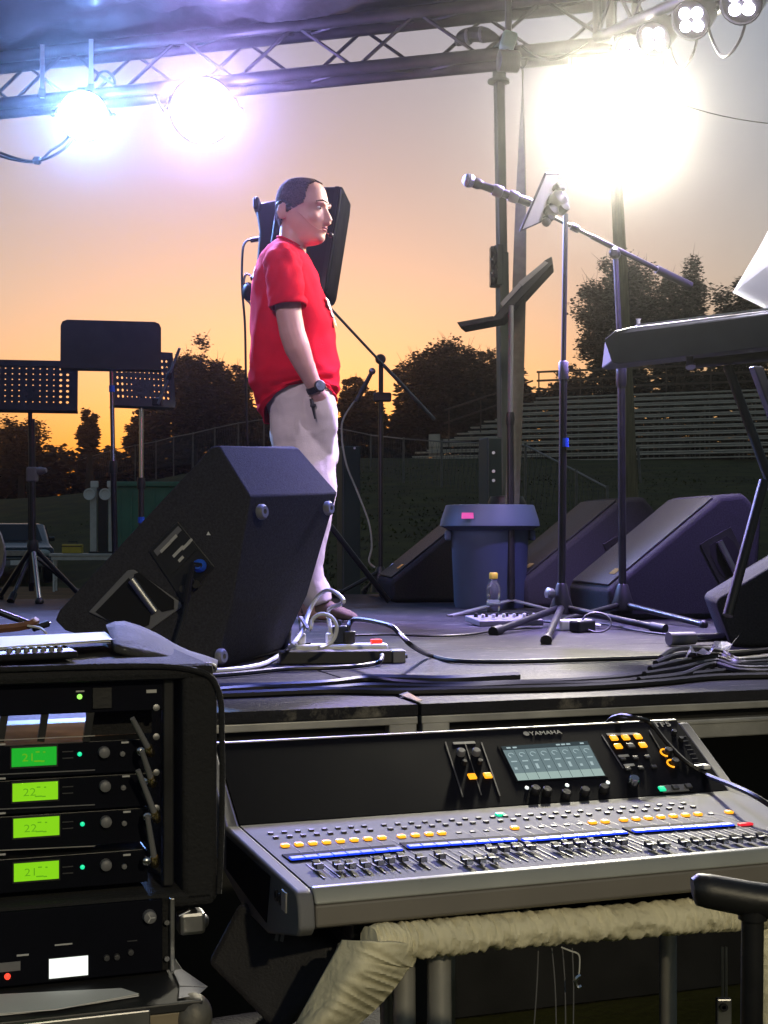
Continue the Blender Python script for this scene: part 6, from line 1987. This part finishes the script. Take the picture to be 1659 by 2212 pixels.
def face_rect(t, pt, u0, v0, u1, v1, name, m, h=.0065, th=.001, par=None):
    """rectangle on a face plate given by picture places of its left and right ends (v at the left end)"""
    a, b = pt(u0, v0, h), pt(u1, v0, h)
    c = pt(u0, v1, h)
    a.z, b.z = pt(u0, v0, h).z, pt(u0, v0, h).z
    MB().slab([V((a.x, a.y, c.z)), V((b.x, a.y, c.z)), V((b.x, a.y, a.z)), V((a.x, a.y, a.z))], (0, -th, 0)).build(name, m, par or t, local=True)


t, pt = rack_unit('power_conditioner', 'black rack panel with one green light at top of the rack bag', 'rack unit', 1466, 1534)
MB().lathe([(.0035, 0), (.003, .003), (.0005, .004)], pt(172, 1505), (0, -1, 0), 10).build('green_light', mat('green_lamp_pale', (.1, .3, .05), .4, var=0, emit=(.35, 1, .12), es=1.3), t, smooth=True, local=True)
face_rect(t, pt, 200, 1486, 240, 1530, 'rocker_switch', M['black'], .0065, .004)
face_rect(t, pt, 164, 1492, 182, 1495, 'lettering', M['printgrey'])
face_rect(t, pt, 316, 1490, 338, 1497, 'lettering', M['printgrey'])
MB().slab([pt(-200, 1490, .006), pt(190, 1466, .006), pt(190, 1469, .006), pt(-200, 1493, .006)], (0, -.002, 0)).build('top_edge', M['alu'], t, local=True)
for u in (6, 93, 191):
    a, b = rpt(u + 5, 1538), rpt(u - 4, 1592)
    MB().box(((a.x + b.x) / 2, .0, (a.z + b.z) / 2), (.009, .008, a.z - b.z + .012), Matrix.Rotation(R(9), 3, 'Y')).build('spacer_bar', M['blackmetal'], rb, local=True)
a, b = rpt(197, 1540), rpt(340, 1588)
MB().box(((a.x + b.x) / 2, .05, (a.z + b.z) / 2), (b.x - a.x, .01, a.z - b.z + .006)).build('blank_panel', M['nylon'], rb, local=True)
lcdm = [mat('lcd_green', (.02, .1, .02), .3, var=0, emit=(.005, .40, .02), es=.95)] + [mat('lcd_lime', (.1, .2, .02), .3, var=0, emit=(.24, .70, .005), es=.85)] * 3
ink = mat('lcd_segments', (.01, .05, .01), .4, var=0, emit=(.16, .52, .005), es=.75)
units = [(1594, 1666, (25, 1617, 122, 1657), (172, 1629), (224, 1624)), (1668, 1741, (27, 1693, 125, 1732), None, (226, 1697)), (1743, 1818, (29, 1769, 128, 1810), (178, 1780), (228, 1774)), (1832, 1905, (30, 1866, 127, 1905), (178, 1873), (228, 1867))]
nth = ['topmost', 'second', 'third', 'bottom']
digits = ['21', '22', '22', '21']
for i, (va, vb, lc, led, kn) in enumerate(units):
    t, pt = rack_unit('wireless_receiver', nth[i] + ' of four wireless receivers in the rack bag, ' + ('deep green' if i == 0 else 'lime green') + ' display', 'receiver', va, vb, 318, 'wireless receivers in the rack')
    face_rect(t, pt, lc[0] - 3, lc[1] - 4, lc[2] + 3, lc[3] + 4, 'display_bezel', M['black'], .0062, .001)
    face_rect(t, pt, *lc, 'display', lcdm[i], .0074, .001)
    p = pt(lc[0] + 22, lc[3] - 12, .0087)
    text('display_digits', digits[i], .014, ink, t, p, (R(90), 0, 0), .0002, sx=1.2)
    for k_, (w_, y_) in enumerate([(14, 6), (8, 6), (20, 26), (6, 26)]):
        face_rect(t, pt, lc[0] + 52 + 16 * (k_ % 2) - (4 if k_ > 1 else 0), lc[1] + y_, lc[0] + 52 + 16 * (k_ % 2) + w_ * .6, lc[1] + y_ + 3, 'display_mark', ink, .0086, .0003)
    if led:
        MB().lathe([(.003, 0), (.0027, .002), (.0005, .003)], pt(*led), (0, -1, 0), 10).build('green_light', M['greenlit'], t, smooth=True, local=True)
    MB().lathe([(.0075, 0), (.007, .009), (.005, .0105), (.0002, .0105)], pt(*kn), (0, -1, 0), 18).build('knob', M['greypl'], t, smooth=True, local=True)
    MB().lathe([(.0035, 0), (.0033, .004), (.0002, .0045)], pt(kn[0] + 40, kn[1] + 4), (0, -1, 0), 12).build('button', M['greypl'], t, smooth=True, local=True)
    face_rect(t, pt, kn[0] + 38, kn[1] - 22, kn[0] + 54, kn[1] - 18, 'lettering', M['printgrey'])
    face_rect(t, pt, 135, lc[1] + 6, 158, lc[1] + 8, 'lettering', M['darkbtn'])
    face_rect(t, pt, 135, lc[1] + 20, 158, lc[1] + 22, 'lettering', M['darkbtn'])
    face_rect(t, pt, -2, va + 12, 12, va + 16, 'lettering', M['printgrey'])
    MB().slab([pt(-220, va + 14, .0062), pt(205, va - 6, .0062), pt(205, va - 4, .0062), pt(-220, va + 16, .0062)], (0, -.0015, 0)).build('top_edge', M['alu'] if i in (0, 3) else M['greypl'], t, local=True)
for k, (u0, v0, u1, v1) in enumerate([(286, 1552, 320, 1616), (306, 1622, 326, 1682), (298, 1664, 334, 1757), (318, 1762, 333, 1853)]):
    a, b = hit(u0, v0, RO + rn * .05, rn), hit(u1, v1, RO + rn * .03, rn)
    t = thing('antenna', ['topmost', 'second', 'third', 'lowest'][k] + ' of four slanting stub antennas on the rack bag', 'antenna', b, 0, 'receiver antennas')
    MB().cyl(a, b, .0034, .0042, n=10).build('rod', M['greypl'], t, smooth=True)
    ax = (b - a).normalized()
    MB().lathe([(.0045, -.004), (.0062, 0), (.0062, .012), (.0045, .016)], b, ax + rn * -.4, 12).build('collar', M['brass'], t, smooth=True)
    MB().lathe([(.0055, 0), (.0055, .012), (.003, .014)], b + V((-.012, .004, -.003)), rn, 10).build('connector', M['chrome'], t, smooth=True)
# flap thrown back over the bag
g = MB()
topc = [(232, 1360), (250, 1353), (268, 1352), (300, 1362), (337, 1379), (372, 1400), (406, 1416), (440, 1426), (467, 1436)]
botc = [(246, 1408), (262, 1414), (282, 1420), (310, 1424), (340, 1428), (372, 1436), (405, 1442), (435, 1446), (466, 1452)]
for j in range(7):
    for i, ((u0, v0), (u1, v1)) in enumerate(zip(topc, botc)):
        k = j / 6
        g.v.append(P(u0 + (u1 - u0) * k, v0 + (v1 - v0) * k, 2.22 - .28 * k - .05 * math.sin(math.pi * k)))
g.f = [(j * 9 + i, j * 9 + i + 1, (j + 1) * 9 + i + 1, (j + 1) * 9 + i) for j in range(6) for i in range(8)]
fo = g.build('flap', mat('grey_flap_nylon', (.03, .03, .028), .85, var=.2, scale=30, bump=.3, bscale=200), rb, smooth=True)
fo.modifiers.new('thickness', 'SOLIDIFY').thickness = .008
MB().tube(smooth_path([P(438, 1440, 1.93), P(446, 1434, 1.93), P(462, 1437, 1.93), P(466, 1446, 1.93), P(452, 1452, 1.93)], 4), .0022, 6).build('zip_pull', M['steel'], rb, smooth=True)
# sheet and small gear lying on the bag
t = thing('paper_sheet', 'bright white sheet lying on gear atop the rack bag', 'paper', P(100, 1390, 1.95))
q = [P(-120, 1412, 1.75), P(240, 1386, 1.98), P(218, 1370, 2.16), P(-120, 1386, 2.0)]
MB().slab(q, (0, 0, .0012)).build('sheet', M['paper'], t)
MB().slab([p + V((.004, .01, .002)) for p in q], (0, 0, .001)).build('sheet', M['paper'], t)
t = thing('small_mixer', 'little dark mixer with knobs under the white sheet', 'mixer', P(80, 1430, 1.9))
qa, qb = P(-80, 1434, 1.73), P(168, 1422, 1.86)
MB().slab([qa, qb, qb + V((0, 0, .010)), qa + V((0, 0, .010))], (-.05, .13, 0)).build('case', M['black'], t, bevel=.003)
for k in range(7):
    p = qa.lerp(qb, .42 + .075 * k) + V((-.008, .012, .010))
    MB().lathe([(.004, 0), (.0035, .006), (.0002, .0065)], p, n=10).build('knob', M['greypl'], t, smooth=True)
t = thing('drum_stick', 'black and chrome rod pointing in at the left edge', 'rod', P(30, 1335, 2.4))
MB().cyl(P(-60, 1300, 2.4), P(62, 1347, 2.4), .0055, n=10).build('rod', M['blackmetal'], t, smooth=True)
MB().cyl(P(-60, 1298, 2.395), P(40, 1337, 2.395), .0035, n=8).build('chrome_part', M['chrome'], t, smooth=True)
t = thing('leather_strap', 'brown leather strap by the rod at the left edge', 'strap', P(30, 1356, 2.3))
pts = [P(-40, 1362, 2.3), P(0, 1358, 2.3), P(40, 1354, 2.3), P(68, 1348, 2.3), P(76, 1342, 2.32)]
MB().tube(smooth_path(pts, 5), [.008] * 21, 6).build('strap', mat('brown_leather', (.16, .07, .035), .6, var=.2), t, smooth=True)
MB().tube(smooth_path([P(60, 1352, 2.29), P(85, 1356, 2.28), P(98, 1366, 2.26), P(104, 1378, 2.25)], 4), .0022, 5).build('lace', M['whitecord'], t, smooth=True)
t = thing('pen', 'black pen lying beside the leather strap', 'pen', P(90, 1345, 2.3))
MB().cyl(P(72, 1358, 2.3), P(104, 1347, 2.32), .0055, n=10).build('barrel', M['black'], t, smooth=True)
MB().cyl(P(104, 1347, 2.32), P(110, 1345, 2.325), .003, .001, n=8).build('tip', M['steel'], t, smooth=True)
# drum head peeping in at the left edge
t = thing('drum', 'pale drum head peeping in at the left edge', 'drum', P(-60, 1250, 4.6))
c = P(-97, 1196, 4.6)
MB().lathe([(.155, .05), (.16, .04), (.16, -.10), (.155, -.11)], c, V((.25, -1, .1)), 32).build('shell', M['blackmetal'], t, smooth=True)
MB().lathe([(.152, .048), (.001, .05)], c, V((.25, -1, .1)), 32).build('head', mat('drum_skin', (.6, .48, .33), .6, var=.1), t, smooth=True)
MB().cyl(c - V((0, -.05, .02)), V((c.x, c.y + .05, DECK)), .01, n=8).build('stand', M['blackmetal'], t, smooth=True)

# ------------------------------------------------------------------ amplifier under the rack bag, flight case below
AO = RO + rn * .03
apt0 = lambda u, v, h=0.0: hit(u, v, AO + rn * h, rn)
za, zb2 = apt0(375, 1932).z, apt0(375, 2096).z
amp = thing('power_amplifier', 'black power amplifier with white display under the rack bag', 'amplifier', V((AO.x, AO.y, zb2)), YAW)
ai = wm(amp).inverted()
apt = lambda u, v, h=.0075: ai @ hit(u, v, AO + rn * h, rn)
xr = apt(378, 2010).x
MB().box(((xr - .50) / 2, .2, (za - zb2) / 2), (xr + .50, .40, za - zb2)).build('case', M['nylon'], amp, bevel=.004, local=True)
MB().box(((xr - .50) / 2 - .006, -.0035, (za - zb2) / 2), (xr + .48, .007, za - zb2 - .006)).build('faceplate', M['consoledark'], amp, bevel=.001, local=True)
MB().box((xr - .004, -.006, (za - zb2) / 2), (.006, .012, za - zb2 - .004)).build('edge_rail', M['steel'], amp, bevel=.001, local=True)
face_rect(amp, apt, 104, 2070, 191, 2117, 'display_bezel', M['black'], .0072, .001)
face_rect(amp, apt, 106, 2072, 190, 2114, 'display', mat('white_display', (.4, .4, .4), .3, var=0, emit=(.92, 1.0, .93), es=1.15), .0084, .001)
face_rect(amp, apt, -40, 2084, 44, 2104, 'label_plate', M['greypl'], .0072, .001)
MB().lathe([(.004, 0), (.0036, .003), (.0004, .004)], apt(16, 2109), (0, -1, 0), 10).build('red_light', mat('red_lamp', (.3, .02, .01), .4, var=0, emit=(1, .06, .03), es=1.4), amp, smooth=True, local=True)
MB().lathe([(.0085, 0), (.008, .010), (.006, .0115), (.0002, .0115)], apt(322, 1978), (0, -1, 0), 18).build('knob', M['greypl'], amp, smooth=True, local=True)
for a_ in range(3):
    q = 2 * math.pi * a_ / 3
    MB().box(apt(322, 1978) + V((.003 * math.cos(q), -.012, .003 * math.sin(q))), (.006, .001, .0012), Matrix.Rotation(-q, 3, 'Y')).build('knob_mark', M['printgrey'], amp, local=True)
for (u, v) in [(230, 2068), (252, 2066), (282, 2056)]:
    MB().lathe([(.004, 0), (.0036, .005), (.0002, .0055)], apt(u, v), (0, -1, 0), 12).build('button', M['darkbtn'], amp, smooth=True, local=True)
face_rect(amp, apt, 118, 2040, 156, 2043, 'lettering', M['printgrey'])
face_rect(amp, apt, 36, 2062, 62, 2066, 'lettering', M['printgrey'])
face_rect(amp, apt, 275, 2032, 296, 2034, 'lettering', M['darkbtn'])
for v in (1992, 2070):
    MB().lathe([(.0035, 0), (.0035, .003)], apt(360, v), (0, -1, 0), 8).build('rack_screw', M['steel'], amp, local=True)
lt = MB().box(apt(412, 1990, -.03), (.035, .03, .03)).build('latch', M['steel'], amp, bevel=.005, local=True)
MB().cyl(apt(386, 1978, -.02), apt(410, 1966, -.02), .003, n=8).build('latch_pin', M['chrome'], lt, smooth=True, local=True)
MB().ball(apt(434, 1990, -.03), .011, 10).build('latch_knob', M['steel'], lt, smooth=True, local=True)
# flight case with metal corner
M['casewood'] = mat('tan_flight_case_laminate', (.26, .21, .14), .55, var=.15, scale=10)
M['cornermetal'] = mat('scuffed_corner_metal', (.18, .17, .15), .6, .5, var=.3, scale=40, bump=.2)
FO = RO + rn * .14
fz = hit(400, 2165, FO, rn).z
fc_ = thing('flight_case', 'tan flight case with rounded metal corner at lower left', 'flight case', V((FO.x, FO.y, 0)), YAW)
fi = wm(fc_).inverted()
xr = (fi @ hit(428, 2185, FO, rn)).x
MB().box(((xr - .62) / 2, .33, fz / 2), (xr + .62, .66, fz - .02)).build('body', M['casewood'], fc_, bevel=.003, local=True)
MB().box(((xr - .62) / 2, .33, fz - .004), (xr + .63, .67, .012)).build('lid', mat('black_case_top', (.02, .02, .022), .5, var=.2), fc_, bevel=.002, local=True)
MB().box(((xr - .62) / 2 - .03, -.004, fz - .012), (xr + .56, .012, .022)).build('edge_strip', M['steel'], fc_, bevel=.002, local=True)
MB().ball((xr - .004, .012, fz - .022), (.024, .026, .028), 14).build('ball_corner', M['cornermetal'], fc_, smooth=True, local=True)
MB().box((xr - .001, .0, fz / 2 - .05), (.03, .03, fz - .12)).build('edge_strip', M['steel'], fc_, bevel=.004, local=True)
flp = lambda u, v, dz=.006: CAMP + (P(u, v, 1) - CAMP) * ((fz + dz - EYE) / (P(u, v, 1) - CAMP).z)
t = thing('paper_notes', 'grey white papers lying on the flight case', 'paper', flp(150, 2165))
for k in range(2):
    MB().slab([flp(-60, 2200 - 5 * k, .004 + .002 * k), flp(120, 2182, .004 + .002 * k), flp(300, 2152 - 4 * k, .004 + .002 * k), flp(262, 2136, .004 + .002 * k), flp(-60, 2152, .004 + .002 * k)], (0, 0, .001)).build('sheet', M['paper'], t)
t = thing('sticker', 'glossy stickers on the flight case lid beside the corner', 'sticker', flp(410, 2125))
for k, (p4) in enumerate([[(374, 2098), (392, 2094), (448, 2132), (388, 2130)], [(388, 2133), (446, 2134), (428, 2150), (386, 2157)]]):
    MB().slab([flp(*p, .004) for p in p4], (0, 0, .0008)).build('film', M['shiny'], t)


# ================================================================== added haze volume that makes the lamps glow
hz = bpy.data.materials.new('thin_haze')
hz.use_nodes = True
hn = hz.node_tree.nodes
hn.remove(hn['Principled BSDF'])
pv = hn.new('ShaderNodeVolumePrincipled')
pv.inputs['Color'].default_value = (0.9, 0.9, 0.92, 1)
pv.inputs['Density'].default_value = 0.0008
pv.inputs['Anisotropy'].default_value = 0.972
hz.node_tree.links.new(pv.outputs[0], hn['Material Output'].inputs['Volume'])
o = MB().box((0, 79, 12), (330, 292, 27)).build('haze', hz)
tag(o, 'thin haze in the evening air over the whole field', 'haze', kind='stuff')
